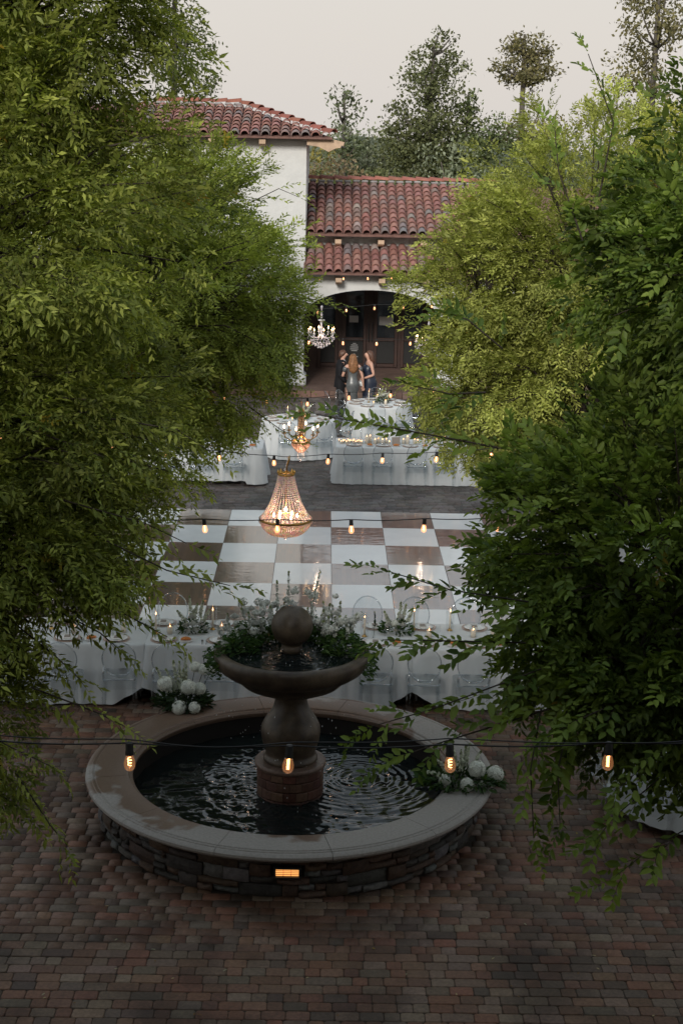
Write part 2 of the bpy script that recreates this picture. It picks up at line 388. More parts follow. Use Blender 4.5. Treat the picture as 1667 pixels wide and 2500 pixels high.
def in_view(x, y):
    v = Vector((x, y, -HC)); z = v.dot(fw); return abs(v.dot(rt) / z * 3700) < 845 and v.dot(up) / z * 3700 > -1262
inv = sorted([p_ for p_ in pv if in_view(p_[0], p_[1]) and p_[2] * p_[3] > 2], key=lambda p_: p_[1] - .08 * (p_[2] * p_[3] - 6))[:300]
ids = set(id(p_) for p_ in inv); tmpl = {}
for p_ in inv:
    x, y, a, b, c, dz, rz = p_
    if (a, b) not in tmpl:
        lo, hi = paver_parts(a * U_, b * U_, True, rnd); k = len(lo); mb = MB()
        mb.add([(u, v, -.03) for u, v in lo] + [(u, v, -.006) for u, v in lo] + [(u, v, 0) for u, v in hi],
               [tuple(range(2 * k, 3 * k))] + [(q * k + i, q * k + (i + 1) % k, (q + 1) * k + (i + 1) % k, (q + 1) * k + i) for q in (0, 1) for i in range(k)])
        tmpl[(a, b)] = mb.mesh('paver'); tmpl[(a, b)].materials.append(M['paver'])
    o = link('paver', tmpl[(a, b)], None, pave, (x, y, dz), c); o.rotation_euler = (rnd.uniform(-.007, .007), rnd.uniform(-.007, .007), rz)
V = []; F4 = []; CC = []
for p_ in pv:
    if id(p_) in ids: continue
    x, y, a, b, c, dz, rz = p_
    lo, hi = paver_parts(a * U_, b * U_, y < 19, rnd); k = len(lo); cs, sn = math.cos(rz), math.sin(rz); B = len(V)
    for (u, v) in lo: V.append((x + u * cs - v * sn, y + u * sn + v * cs, dz - .0075))
    t1, t2 = rnd.uniform(-.007, .007), rnd.uniform(-.007, .007)
    for (u, v) in hi: V.append((x + u * cs - v * sn, y + u * sn + v * cs, dz + u * t1 + v * t2))
    CC += [c] * (2 * k)
    for i in range(k): F4.append((B + i, B + (i + 1) % k, B + k + (i + 1) % k, B + k + i))
    if k == 4: F4.append((B + 4, B + 5, B + 6, B + 7))
    else: F4 += [(B + 8, B + 9, B + 10, B + 15), (B + 15, B + 10, B + 11, B + 14), (B + 14, B + 11, B + 12, B + 13)]
tag(link('paver_field', mesh_np('paver_field', V, F4, CC), M['paver'], pave), kind='stuff')

# porch step and porch floor in front of the arcade
pf = tag(MB().box((0, 46.2, .06), (26, 10, .2), col=(1, 1, 1)).build('porch_floor', M['terracotta']), 'raised terracotta porch floor with a step down to the courtyard', kind='structure')
for i in range(34):
    c = jit(rnd.choice([(.95, .9, .9), (1.15, 1.0, .95), (.8, .75, .75)]), .1)
    MB().box((-8.1 + i * .5, 41.14, .072), (.492, .16, .19), col=(1, 1, 1), bev=.012).build('step_brick', M['terracotta'], pf, color=c)

# ------------------------------------------------------------------ buildings
def arch_wall(mb, x0, x1, z0, z1, y, th, arches):
    xs = {x0, x1}
    for (cx, hw, sp_, rise) in arches:
        for i in range(33): xs.add(cx - hw * math.cos(PI * i / 32))
    xs = sorted(xs)
    def bot(x, side):
        for (cx, hw, sp_, rise) in arches:
            t = (x - cx) / hw
            if abs(t) < 1 - 1e-6 or (abs(abs(t) - 1) < 1e-5 and t * side < 0): return sp_ + rise * math.sqrt(max(0, 1 - t * t))
        return z0
    for a, b in zip(xs[:-1], xs[1:]):
        za, zb = bot(a, 1), bot(b, -1)
        mid = bot((a + b) / 2, 0)
        if mid == z0: za = zb = z0
        mb.add([(a, y, za), (b, y, zb), (b, y, z1), (a, y, z1)], [(0, 1, 2, 3)])
        mb.add([(a, y + th, za), (b, y + th, zb), (b, y + th, z1), (a, y + th, z1)], [(3, 2, 1, 0)])
        if mid != z0: mb.add([(a, y, za), (b, y, zb), (b, y + th, zb), (a, y + th, za)], [(3, 2, 1, 0)])
    for (cx, hw, sp_, rise) in arches:
        for sx in (-1, 1):
            x = cx + sx * hw; mb.add([(x, y, z0), (x, y + th, z0), (x, y + th, sp_), (x, y, sp_)], [(0, 1, 2, 3)])
    for x in (x0, x1): mb.add([(x, y, z0), (x, y + th, z0), (x, y + th, z1), (x, y, z1)], [(0, 1, 2, 3)])
    return mb

TP = [(.28, .14, .12), (.25, .125, .108), (.31, .165, .14), (.23, .16, .145), (.20, .168, .163), (.26, .21, .195), (.27, .13, .112), (.18, .162, .168), (.32, .265, .24)]
def tile_mesh(L_=.42, r0_=.112, r1_=.094, n=7):
    V = []; F = []
    for j, (yy, r, zz) in enumerate(((0, r0_, .03), (L_, r1_, 0))):
        for th in (0, .018):
            for i in range(n + 1):
                t = PI * i / n; V.append(((r - th) * math.cos(t), yy, (r - th) * math.sin(t) * .95 + zz))
    k = n + 1
    for i in range(n):
        F += [(i, i + 1, 2 * k + i + 1, 2 * k + i), (k + i, 3 * k + i, 3 * k + i + 1, k + i + 1), (i, k + i, k + i + 1, i + 1)]
    mb = MB(); mb.add(V, F); return mb.mesh('roof_tile', True, 40)
TILE = tile_mesh(); TILE.materials.append(M['tile'])
def tile_plane(parent, x0, x1, ye, ze, yr, zr, spacing, rows, clip=None, skip=0):
    sl = math.atan2(zr - ze, yr - ye); length = math.hypot(yr - ye, zr - ze); g = random.Random(int(x0 * 10 + ze * 100))
    nc = int((x1 - x0) / spacing)
    for i in range(nc + 1):
        for j in range(rows):
            s_ = -.06 + (length - .1) * j / rows; x = x0 + spacing * (i + .5) + g.uniform(-.008, .008)
            y, z = ye + s_ * math.cos(sl), ze + s_ * math.sin(sl)
            if clip and not clip(x, y): continue
            c = jit(TP[min(len(TP) - 1, int(abs(g.gauss(0, 2.3))))] if g.random() < .86 else g.choice(TP), .08, g); c = tuple(v * 1.15 for v in c)
            o = link('roof_tile', TILE, None, parent, (x, y, z + .035), c)
            o.rotation_euler = (sl - .045, g.uniform(-.02, .02), g.uniform(-.025, .025)); ln_ = length / rows / .36
            o.scale = (spacing / .25, max(1, ln_), 1)
def corbel(parent, x, y, z, L_=.55):
    mb = MB(); y1 = y + L_
    prof = [(y, z + .16), (y, z + .05), (y + .03, z + .03), (y + .05, z + .05), (y + .09, z), (y + .15, z - .02), (y1, z - .02), (y1, z + .16)]
    k = len(prof); w_ = .085
    mb.add([(x - w_, a, b) for a, b in prof] + [(x + w_, a, b) for a, b in prof], [tuple(range(k))[::-1], tuple(range(k, 2 * k))] + [(i, (i + 1) % k, k + (i + 1) % k, k + i) for i in range(k)])
    return mb.build('corbel', M['timber'], parent)

arc = thing('arcade_building', 'white stucco arcade with arched porch, dark wooden doors and two red tiled roofs', 'building', (0, 0, 0))
mb = MB(); arch_wall(mb, -.57, 8, .15, 3.45, 42.1, .55, [(1.28, 1.85 - 1e-3, 2.1, .74), (5.7, 1.85, 2.1, .74)]); mb.build('wall', M['stucco'], arc)
MB().box((3.7, 43.25, 4.12), (8.5, .35, .78)).build('upper_wall', M['stucco'], arc)
lr = MB().add([(-.6, 41.55, 3.33), (8, 41.55, 3.33), (8, 43.08, 4.0), (-.6, 43.08, 4.0), (-.6, 41.55, 3.28), (8, 41.55, 3.28), (8, 43.08, 3.9), (-.6, 43.08, 3.9)], [(0, 1, 2, 3), (7, 6, 5, 4), (0, 4, 5, 1)]).build('lower_roof', M['deck_red'], arc)
tile_plane(lr, -.55, 4.3, 41.55, 3.33, 43.08, 4.0, .255, 5)
ur = MB().add([(-.6, 42.45, 4.33), (8, 42.45, 4.33), (8, 45.7, 5.62), (-.6, 45.7, 5.62), (-.6, 42.45, 4.27), (8, 42.45, 4.27), (8, 45.7, 5.5), (-.6, 45.7, 5.5), (8, 49, 4.3), (-.6, 49, 4.3)], [(0, 1, 2, 3), (7, 6, 5, 4), (0, 4, 5, 1), (3, 2, 8, 9)]).build('upper_roof', M['deck_red'], arc)
tile_plane(ur, -.55, 4.3, 42.45, 4.33, 45.7, 5.62, .255, 11)
mbm = MB()
for i in range(20): mbm.box((-.42 + i * .255, 45.62, 5.70 + rnd.uniform(-.01, .01)), (.2, .25, .07), rz=rnd.uniform(-.2, .2), bev=.025)
tag(mbm.build('ridge_mortar', M['ridge_mortar'], ur), kind='stuff')
for i in range(14):
    o = link('ridge_tile', TILE, None, ur, (-.6 + i * .4, 45.74, 5.74), jit((.30, .12, .09), .15)); o.rotation_euler = (0, -.04, -PI / 2); o.scale = (1.25, 1.05, 1)
for x in (.33, 1.52, 2.7, 3.9, 5.1): corbel(arc, x, 42.52, 4.02)
for x in (.36, 1.54, 2.74, 3.94): corbel(arc, x, 41.62, 3.03)
MB().box((3.7, 42.35, 3.38), (8.5, .45, .06)).build('lower_soffit', M['timber'], arc)
MB().box((-.93, 42.32, .32), (.86, .7, .36), bev=.06).build('pier_base', M['stucco'], arc)
MB().box((3.48, 42.32, .32), (.8, .7, .36), bev=.06).build('pier_base', M['stucco'], arc)
# inside the porch: ceiling, back wall of dark doors and panes
MB().box((0, 44, 3.08), (17, 3.2, .1)).build('porch_ceiling', M['darkwood'], arc)
bw = MB().box((0, 45.75, 1.6), (17, .2, 3.1)).build('door_wall', M['darkwood'], arc)
for i, x in enumerate((-.95, .1, .9, 1.84, 2.65, 3.6, 4.5)):
    wd = .52 if i != 1 else .42
    f = MB()
    for sx in (-1, 1): f.box((x + sx * (wd / 2 + .05), 45.62, 1.5), (.09, .08, 2.55), bev=.008)
    for zz in (.28, 1.06, 2.75): f.box((x, 45.618, zz), (wd, .07, .1), bev=.008)
    fr = f.build('door_leaf', M['darkwood'], arc)
    MB().box((x, 45.625, 1.9), (wd, .03, 1.58)).build('glass_pane', M['pane'], fr)
    MB().box((x, 45.632, .67), (wd, .03, .66)).build('lower_panel', M['blacksign'], fr)
for x in (1.32, 1.42): MB().tube([(x, 45.55, 1.0), (x, 45.55, 1.55)], .016, 6).build('door_pull', M['black'], arc)
nt_ = MB().box((.87, 45.6, 1.66), (.27, .012, .2)).build('paper_notice', M['paper'], arc)
MB().box((1.84, 45.6, 1.62), (.42, .012, .26)).build('paper_notice', M['paper'], arc)
sg = MB().box((.9, 45.6, .72), (.36, .015, .54)).build('notice_board', M['blacksign'], arc)
for zz, wd in ((.93, .1), (.88, .2), (.82, .24), (.76, .24), (.71, .18), (.6, .05), (.53, .22), (.5, .16)):
    MB().box((.9, 45.588, zz), (wd, .006, .018 if zz != .6 else .04)).build('lettering', M['chalk'], sg)

tow = thing('tower', 'tall white stucco block with a hipped red tile roof beside the arcade', 'tower', (0, 0, 0))
mb = MB(); arch_wall(mb, -8.5, -.575, .15, 6.9, 42.095, .5, [(-3.15, 1.86, 2.1, .74)])
mb.add([(-.555, 42.15, 2.9), (-.555, 47.5, 2.9), (-.555, 47.5, 6.9), (-.555, 42.15, 6.9)], [(0, 1, 2, 3)])
mb.add([(-.575, 42.095, 3), (-.555, 42.15, 3), (-.555, 42.15, 6.9), (-.575, 42.095, 6.9)], [(0, 1, 2, 3)])
mb.build('wall', M['stucco'], tow)
Ex, Ey, Ez, Rx, Ry, Rz = .12, 41.55, 6.90, -2.45, 44.25, 7.72
tr = MB().add([(-9, Ey, Ez), (Ex, Ey, Ez), (Rx, Ry, Rz), (-9, Ry, Rz), (Ex, 46.95, Ez), (-9, 46.95, Ez),
               (-9, Ey, Ez - .05), (Ex, Ey, Ez - .05), (Ex, 46.95, Ez - .05), (-9, 46.95, Ez - .05)],
              [(0, 1, 2, 3), (1, 4, 2), (3, 2, 4, 5), (0, 6, 7, 1), (1, 7, 8, 4), (9, 8, 7, 6)]).build('roof', M['deck_red'], tow)
tile_plane(tr, -6.4, .1, Ey, Ez, Ry, Rz, .27, 8, clip=lambda x, y: x < Ex - .1 - (y - Ey) * (Ex - Rx) / (Ry - Ey))
# hip and ridge tiles
for i in range(9):
    t = i / 9.; p0 = Vector((Ex + .04, Ey - .04, Ez + .1)).lerp(Vector((Rx, Ry, Rz + .1)), t)
    o = link('hip_tile', TILE, None, tr, p0, jit((.24, .09, .065), .25)); d = Vector((Rx - Ex, Ry - Ey, Rz - Ez)).normalized()
    o.rotation_euler = (math.asin(d.z) - .04, 0, math.atan2(-d.x, d.y)); o.scale = (1.15, 1.02, 1)
for i in range(6):
    o = link('ridge_tile', TILE, None, tr, (Rx - i * .4, Ry, Rz + .1), jit((.24, .09, .065), .25)); o.rotation_euler = (0, -.03, PI / 2); o.scale = (1.15, 1.05, 1)
mbm = MB()
for i in range(10): mbm.box((Rx - .1 - i * .27, Ry - .1, Rz + .06), (.2, .22, .08), rz=rnd.uniform(-.3, .3), bev=.03)
for i in range(0):
    t = (i + .3) / 9.; p0 = Vector((Ex - .12, Ey + .05, Ez + .07)).lerp(Vector((Rx - .1, Ry - .12, Rz + .05)), t); mbm.box(p0, (.2, .16, .08), rz=rnd.uniform(0, 1), bev=.03)
tag(mbm.build('ridge_mortar', M['ridge_mortar'], tr), kind='stuff')
for x in (-4.2, -3.1, -1.75): corbel(tow, x, 41.62, 6.66)
# carved brackets on the side, seen end-on past the corner
for y in (41.72, 43.2, 44.4):
    mb = MB(); prof = [(-.56, 6.845), (.2, 6.845), (.44, 6.79), (.42, 6.70), (.36, 6.71), (.34, 6.64), (.22, 6.63), (.02, 6.53), (-.25, 6.66), (-.56, 6.70)]; k = len(prof)
    mb.add([(a, y, b) for a, b in prof] + [(a, y + .22, b) for a, b in prof], [tuple(range(k)), tuple(range(k, 2 * k))[::-1]] + [(i, k + i, k + (i + 1) % k, (i + 1) % k) for i in range(k)]); mb.build('bracket', M['timber'], tow)

# the building the picture was taken from: unseen wall, height and tan set to shade the court
hotel = thing('hotel_building', 'unseen tan stucco hotel wall behind the balcony, sized to shade the courtyard', 'building', (0, 0, 0))
mb = MB().box((0, -2.4, 5.0), (30, 1, 10.0)); mb.build('wall', mat('tan_stucco', (.30, .25, .20), .9, .2, noise=(1.5, .1)), hotel)
for zz in (1.6, 5.2, 8.4):
    for x in (-9, -6, -3, 0, 3, 6, 9):
        MB().box((x, -1.88, zz), (1.2, .06, 1.7), bev=.02).build('window', M['pane'], hotel)
MB().box((0, -2.0, 10.12), (31, 2.6, .25), bev=.05).build('eave', M['timber'], hotel)

# ------------------------------------------------------------------ fountain
ft = thing('fountain', 'round tiered stone fountain with ball finial, bowl and wide basin of dark water', 'fountain', (FX, FY, 0))
core = MB().lathe([(1.86, 0), (1.86, .41), (1.62, .41), (1.62, .02), (0, .02)], 96).build('basin_wall', M['mortar'], ft, True)
core.data.set_sharp_from_angle(angle=R_(40))
SP = [(.066, .058, .05), (.045, .041, .037), (.078, .05, .034), (.10, .096, .092), (.058, .039, .028), (.036, .03, .026), (.085, .081, .077), (.072, .045, .03)]
g = random.Random(11); nz_, nth = 6, int(2 * PI * 1.9 / .05); occ = np.zeros((nth, nz_), bool); RH = .4 / nz_
LTH = -PI / 2 + .012                                             # direction of the recessed basin light
for j in range(nz_):
    for i in range(nth):
        if occ[i, j]: continue
        th = 2 * PI * (i + .5) / nth; dth = abs((th - (LTH % (2 * PI)) + PI) % (2 * PI) - PI)
        if dth < .062 and j in (3, 4): continue
        opts = [(g.choice((3, 4, 5, 6, 8)), g.choice((1, 1, 1, 2, 2))) for _ in range(5)] + [(4, 2), (3, 1), (4, 1), (2, 1), (1, 1)]
        for a, b in opts:
            if i + a > nth or j + b > nz_ or occ[i:i + a, j:j + b].any(): continue
            t2 = 2 * PI * (i + a) / nth; t1 = 2 * PI * i / nth; LT = LTH % (2 * PI)
            if j <= 4 and j + b > 3 and t1 < LT + .062 and t2 > LT - .062: continue
            break
        else: continue
        occ[i:i + a, j:j + b] = True
        t1, t2 = 2 * PI * (i + .07) / nth, 2 * PI * (i + a - .07) / nth
        z1, z2 = .004 + j * RH, (j + b) * RH - .006 + g.uniform(-.004, .002); nu = 4; nv = 3; V = []; F = []
        base = 1.915 + g.uniform(-.018, .022)
        for v in range(nv + 1):
            for u in range(nu + 1):
                ed = (u in (0, nu)) or (v in (0, nv)); fu, fv = u / nu, v / nv
                if ed: fu += g.uniform(-.03, .03) * (0 < u < nu); fv += g.uniform(-.06, .06) * (0 < v < nv)
                sk = g.uniform(-.006, .006) if ed else 0
                r = base - (.022 if ed else 0) + g.uniform(-.007, .007); t = t1 + (t2 - t1) * fu; V.append((r * math.cos(t), r * math.sin(t), z1 + (z2 - z1) * fv + sk * (v in (0, nv))))
        k = nu + 1
        for v in range(nv):
            for u in range(nu): F.append((v * k + u, v * k + u + 1, (v + 1) * k + u + 1, (v + 1) * k + u))
        rim_ = [u for u in range(k)] + [v * k + nu for v in range(1, nv + 1)] + [nv * k + u for u in range(nu - 1, -1, -1)] + [v * k for v in range(nv - 1, 0, -1)]
        B = len(V)
        for q_ in rim_:
            x, y, z = V[q_]; s_ = 1.85 / math.hypot(x, y); V.append((x * s_, y * s_, z))
        for q_ in range(len(rim_)): F.append((rim_[q_], B + q_, B + (q_ + 1) % len(rim_), rim_[(q_ + 1) % len(rim_)]))
        MB().add(V, F).build('stone', M['stone'], core, color=jit(g.choice(SP), .25, g), auto=50)
for i in range(12):                                              # coping stones with rolled edges
    prof = [(1.60, .40), (1.585, .425), (1.585, .45), (1.6, .47), (1.625, .474), (1.632, .49), (1.65, .5), (1.955, .5), (1.962, .491), (1.976, .491), (1.982, .498), (1.994, .498), (2.0, .489), (2.03, .486), (2.052, .468), (2.055, .445), (2.035, .42), (1.95, .402)]
    a0 = 2 * PI * i / 12 + .21 + .0012; a1 = 2 * PI * (i + 1) / 12 + .21 - .0012
    MB().lathe(prof, 12, a0=a0, a1=a1, caps=True, closed=True).build('coping_stone', M['coping'], ft, auto=35)
# basin light
LY = -1.925
fx_ = MB()
for (cx, cz, w_, h_) in ((0, .048, .25, .02), (0, -.048, .25, .02), (-.115, 0, .02, .076), (.115, 0, .02, .076)): fx_.box((cx, LY, .268 + cz), (w_, .05, h_), bev=.004)
fx_.box((0, LY + .03, .268), (.24, .02, .1))
bl = fx_.build('basin_light', M['black'], ft, loc=(.022, 0, 0))
for i in range(3): MB().box((-.07 + i * .07, LY + .008, .268), (.066, .012, .07), bev=.003).build('lens', M['lamp_lens'], bl)
for zz in (-.018, 0, .018): MB().box((0, LY - .002, .268 + zz), (.205, .006, .003)).build('louvre', M['black'], bl)
# pool water with ripples
def ripples(nr, na, rad_, z, srcs, name, parent, amp):
    r = np.linspace(.02, rad_, nr)[:, None]; a = np.linspace(0, 2 * PI, na, endpoint=False)[None, :]
    x, y = r * np.cos(a), r * np.sin(a); h = np.zeros_like(x); gg = np.random.default_rng(5)
    for (sx, sy, wl, am, dec) in srcs:
        d = np.hypot(x - sx, y - sy); h += am * np.cos(2 * PI * d / wl + gg.uniform(0, 6)) * np.exp(-d / dec) / (1 + .6 * d) * np.minimum(1, d / .04 + .3)
    for _ in range(26):
        t = gg.uniform(0, 2 * PI); wl = gg.uniform(.09, .28); h += .045 * wl * .1 * np.cos(2 * PI / wl * (x * math.cos(t) + y * math.sin(t)) + gg.uniform(0, 6))
    v = np.stack([x, y, z + amp * h], -1).reshape(-1, 3)
    i = np.arange(nr - 1)[:, None] * na; j = np.arange(na)[None, :]; j2 = (j + 1) % na
    f = np.stack([i + j, i + na + j, i + na + j2, i + j2], -1).reshape(-1, 4)
    return link(name, mesh_np(name, v, f, None, True), M['water'], parent)
src = [(.70, .36, .085, .0058, 1.6), (-.55, -.3, .07, .0022, .5), (.1, -.75, .09, .0018, .5), (-.7, .35, .075, .002, .5), (.3, .75, .08, .0022, .6), (-.2, -.5, .06, .0025, .4), (.35, -.5, .07, .002, .4), (-.45, .1, .055, .0025, .4)]
ripples(105, 330, 1.63, .20, src, 'pool_water', ft, 1.0)
# plinth of small bricks with a flat cap, pedestal, bowl, ball
pl = MB().lathe([(.318, .02), (.318, .5)], 40).build('plinth', M['mortar'], ft, True)
for j in range(4):
    for i in range(16):
        t1, t2 = 2 * PI * (i + .5 * (j % 2) + .02) / 16, 2 * PI * (i + .5 * (j % 2) + .98) / 16; z1 = .12 + j * .1
        MB().lathe([(.31, z1 + .003), (.336, z1 + .006), (.338, z1 + .012), (.338, z1 + .088), (.336, z1 + .094), (.31, z1 + .097)], 2, a0=t1, a1=t2, caps=True, closed=True).build('brick', M['brick_tile'], pl, color=jit(rnd.choice([(.10, .045, .032), (.085, .04, .03), (.12, .065, .045)]), .25))
MB().lathe([(.2, .50), (.35, .505), (.362, .52), (.362, .545), (.35, .56), (.27, .562), (.2, .562)], 48).build('plinth_cap', M['brick_tile'], ft, auto=40, color=(.13, .085, .065))
MB().lathe([(.26, .555), (.275, .57), (.275, .60), (.255, .615), (.248, .65), (.262, .69), (.288, .77), (.300, .85), (.294, .92), (.262, .99), (.214, 1.06), (.18, 1.12), (.163, 1.18), (.160, 1.235), (.172, 1.275), (.2, 1.295)], 48).build('pedestal', M['pedestal'], ft, True)
MB().lathe([(.15, 1.278), (.22, 1.29), (.37, 1.325), (.49, 1.38), (.56, 1.445), (.578, 1.485), (.605, 1.49), (.665, 1.512), (.725, 1.555), (.762, 1.61), (.775, 1.66), (.770, 1.705), (.748, 1.733), (.712, 1.742), (.682, 1.732), (.665, 1.70), (.64, 1.66), (.5, 1.60), (.3, 1.57), (0, 1.56)], 72).build('bowl', M['pedestal'], ft, True)
srcb = [(0, -.25, .07, .004, .4), (.2, -.3, .05, .004, .3), (-.2, -.2, .06, .004, .3), (.35, -.1, .05, .003, .3), (-.4, -.15, .06, .003, .3), (.1, -.5, .05, .003, .3)]
ripples(36, 130, .672, 1.705, srcb, 'bowl_water', ft, 1.0)
MB().lathe([(.0, 1.70), (.1, 1.70), (.11, 1.73), (.1, 1.78), (.0, 1.79)], 24).build('ball_foot', M['pedestal'], ft, True)
MB().ball((0, 0, 1.972), .208, 40, 24).build('ball', M['pedestal'], ft, True)
# water welling over the ball and splashing off the bowl
wj = MB(); g = random.Random(4)
for _ in range(60):
    t = g.uniform(0, 2 * PI); r = abs(g.gauss(0, .045)); wj.ball((r * math.cos(t), r * math.sin(t), 2.185 + g.uniform(0, .06) * (1 - min(1, r / .1))), g.uniform(.006, .014), 6, 4)
tag(wj.build('water_jet', M['glass'], ft, True), kind='stuff')
dr = MB()
for _ in range(150):
    t = g.uniform(0, 2 * PI); k_ = g.random()
    r = .70 + g.gauss(0, .07) if k_ < .6 else g.uniform(.2, .6); z = g.uniform(.22, 1.5) if k_ < .6 else (g.uniform(.22, .7) if k_ < .8 else g.uniform(1.71, 1.80))
    dr.ball((r * math.cos(t), r * math.sin(t), z), g.uniform(.002, .0042), 5, 4, sz=g.uniform(1.2, 2.6))
tag(dr.build('water_drops', mat('bright_drops', (.75, .78, .8), .1, .8), ft, True), kind='stuff')

# ================================================================== dance floor
df = thing('dance_floor', 'glossy checkerboard dance floor of white and brown wood panels', 'dance floor', (0, 0, 0))
df.rotation_euler = (.004, 0, 0); df.location = (0, 0, .012 - 23.15 * .004)       # floor and panels tipped slightly to mirror more sky
PX, PY = .917, 1.2
pm = MB().box((0, 0, 0), (PX - .004, PY - .004, .03), bev=.003).mesh('floor_panel')
pmw = pm.copy(); pm.materials.append(M['parquet']); pmw.materials.append(M['floor_white'])
for i in range(-4, 4):
    for j in range(7):
        wht = (i + j) % 2 == 0
        o = link('floor_panel', pmw if wht else pm, None, df, (.177 + (i + .5) * PX, 27.35 - (j + .5) * PY, .017 + rnd.uniform(-.001, .001)))
        fl_ = not wht and rnd.random() < .5
        o.rotation_euler = ((.003 + rnd.uniform(-.004, .004)) * (-1 if fl_ else 1), rnd.uniform(-.005, .005), PI if fl_ else 0)
        if wht: f_ = rnd.uniform(.93, 1.02); o.color = (f_, f_, f_, 1)

# ================================================================== tables
def outline_rect(x0, x1, y0, y1, r=.03, st=.035):
    pts = []
    for cx, cy_, a0 in ((x1 - r, y0 + r, -PI / 2), (x1 - r, y1 - r, 0), (x0 + r, y1 - r, PI / 2), (x0 + r, y0 + r, PI)):
        for k in range(5): pts.append((cx + r * math.cos(a0 + PI / 2 * k / 4), cy_ + r * math.sin(a0 + PI / 2 * k / 4)))
    out = []
    for a, b in zip(pts, pts[1:] + pts[:1]):
        n_ = max(1, int(math.dist(a, b) / st))
        for k in range(n_): out.append((a[0] + (b[0] - a[0]) * k / n_, a[1] + (b[1] - a[1]) * k / n_))
    return out
def outline_round(r, n_=130): return [(r * math.cos(2 * PI * k / n_), r * math.sin(2 * PI * k / n_)) for k in range(n_)]
def cloth(name, ol, h, hem, amp, flare, parent, seed, folds=(.16, .24, .37)):
    g = random.Random(seed); n_ = len(ol); s_ = [0]
    for a, b in zip(ol, ol[1:] + ol[:1]): s_.append(s_[-1] + math.dist(a, b))
    Lp = s_[-1]; wv = [(max(1, round(Lp / w_ / g.uniform(.8, 1.2))), g.uniform(0, 6.28), g.uniform(.5, 1)) for w_ in folds]
    rows = [0, .012, .05, .13, .25, .4, .55, .7, .85, 1]; V = []; F = []
    for ri, t in enumerate(rows):
        for k in range(n_):
            a, b = ol[k - 1], ol[(k + 1) % n_]; tx, ty = b[0] - a[0], b[1] - a[1]; L_ = math.hypot(tx, ty) or 1; nx, ny = ty / L_, -tx / L_
            f_ = sum(am * math.sin(2 * PI * q_ * s_[k] / Lp + ph) for q_, ph, am in wv) / 1.6
            f_ = f_ * abs(f_) ** .3 if f_ else 0
            if ri == 0: d, z = 0, h
            elif ri == 1: d, z = .007, h - .006
            else:
                d = .009 + flare * t ** 1.3 + amp * (t ** .8) * (f_ + .35); z = h - .006 - (h - .006 - hem(ol[k][0], ol[k][1])) * t
            V.append((ol[k][0] + nx * d, ol[k][1] + ny * d, z))
    for ri in range(len(rows) - 1):
        for k in range(n_): F.append((ri * n_ + k, (ri + 1) * n_ + k, (ri + 1) * n_ + (k + 1) % n_, ri * n_ + (k + 1) % n_))
    F.append(tuple(range(n_)))
    return MB().add(V, [f[::-1] for f in F]).build(name, M['cloth'], parent, auto=60)

def trestle(parent, x0, x1, y0, y1):
    MB().box(((x0 + x1) / 2, (y0 + y1) / 2, .735), (x1 - x0 - .04, y1 - y0 - .04, .03)).build('tabletop', M['darkwood'], parent)
    for x in (x0 + .15, x1 - .15):
        for y in (y0 + .15, y1 - .15): MB().tube([(x, y, 0), (x, y, .72)], .016, 6).build('leg', M['black'], parent)

def head_hem(xl, xr):
    def f(x, y):
        d = min(abs(x - xl), abs(x - xr)); return .02 + .24 * max(0, 1 - d / .42) ** 1.5 if y < 17.5 else .03
    return f
HT = [(-5.2, -2.10, 'white-clothed table at the tree-shaded end of the row behind the fountain'), (-2.09, 1.13, 'white-clothed table with scalloped hem directly behind the fountain bowl'), (1.14, 4.3, 'white-clothed table behind the leafy branches, next along from the fountain')]
for i, (xl, xr, lb) in enumerate(HT):
    t = thing('banquet_table', lb, 'table', (0, 0, 0), 0, 'long tables joined in a row behind the fountain')
    cloth('tablecloth', outline_rect(xl, xr, 17.36, 18.36, .06), .76, head_hem(xl, xr), .034, .06, t, 20 + i, (.17, .29, .55)); trestle(t, xl, xr, 17.36, 18.36)
t = thing('banquet_table', 'long white-clothed table crowded with lit candles beyond the dance floor', 'table'); FT = t
cloth('tablecloth', outline_rect(.28, 3.1, 30.05, 31.05, .05), .76, lambda x, y: .012, .036, .07, t, 31, (.22, .4, .8)); trestle(t, .28, 3.1, 30.05, 31.05)
t = thing('banquet_table', 'long white-clothed table half hidden by leaves beyond the brown floor panels', 'table')
cloth('tablecloth', outline_rect(-4.0, -1.2, 29.72, 30.7, .05), .76, lambda x, y: .10 if x < -1.5 else .04, .034, .06, t, 33, (.2, .4, .8)); trestle(t, -4.0, -1.2, 29.72, 30.7)
def round_table(x, y, lb, seed, r=.76, hem=.015):
    t = thing('round_table', lb, 'table', (x, y, 0)); cloth('tablecloth', outline_round(r), .76, lambda a, b: hem, .034, .10, t, seed)
    MB().lathe([(0, .72), (r - .03, .72), (r - .03, .745), (0, .745)], 40).build('tabletop', M['darkwood'], t); MB().lathe([(.25, 0), (.25, .03), (.04, .05), (.04, .72)], 16).build('pillar', M['black'], t)
    return t
round_table(1.31, 35.6, 'round white-clothed table in front of the three standing guests', 41)
round_table(-.55, 33.15, 'round white-clothed table behind the small gilt chandelier', 42, .8)
round_table(3.95, 14.6, 'round white-clothed table beside the fountain under the leafy branches', 43, .8, .10)
round_table(-4.75, 26.4, 'round white-clothed table glimpsed through the foliage beside the dance floor', 44, .8)
round_table(4.9, 24.5, 'round white-clothed table behind the dense dark foliage beside the dance floor', 45, .8)

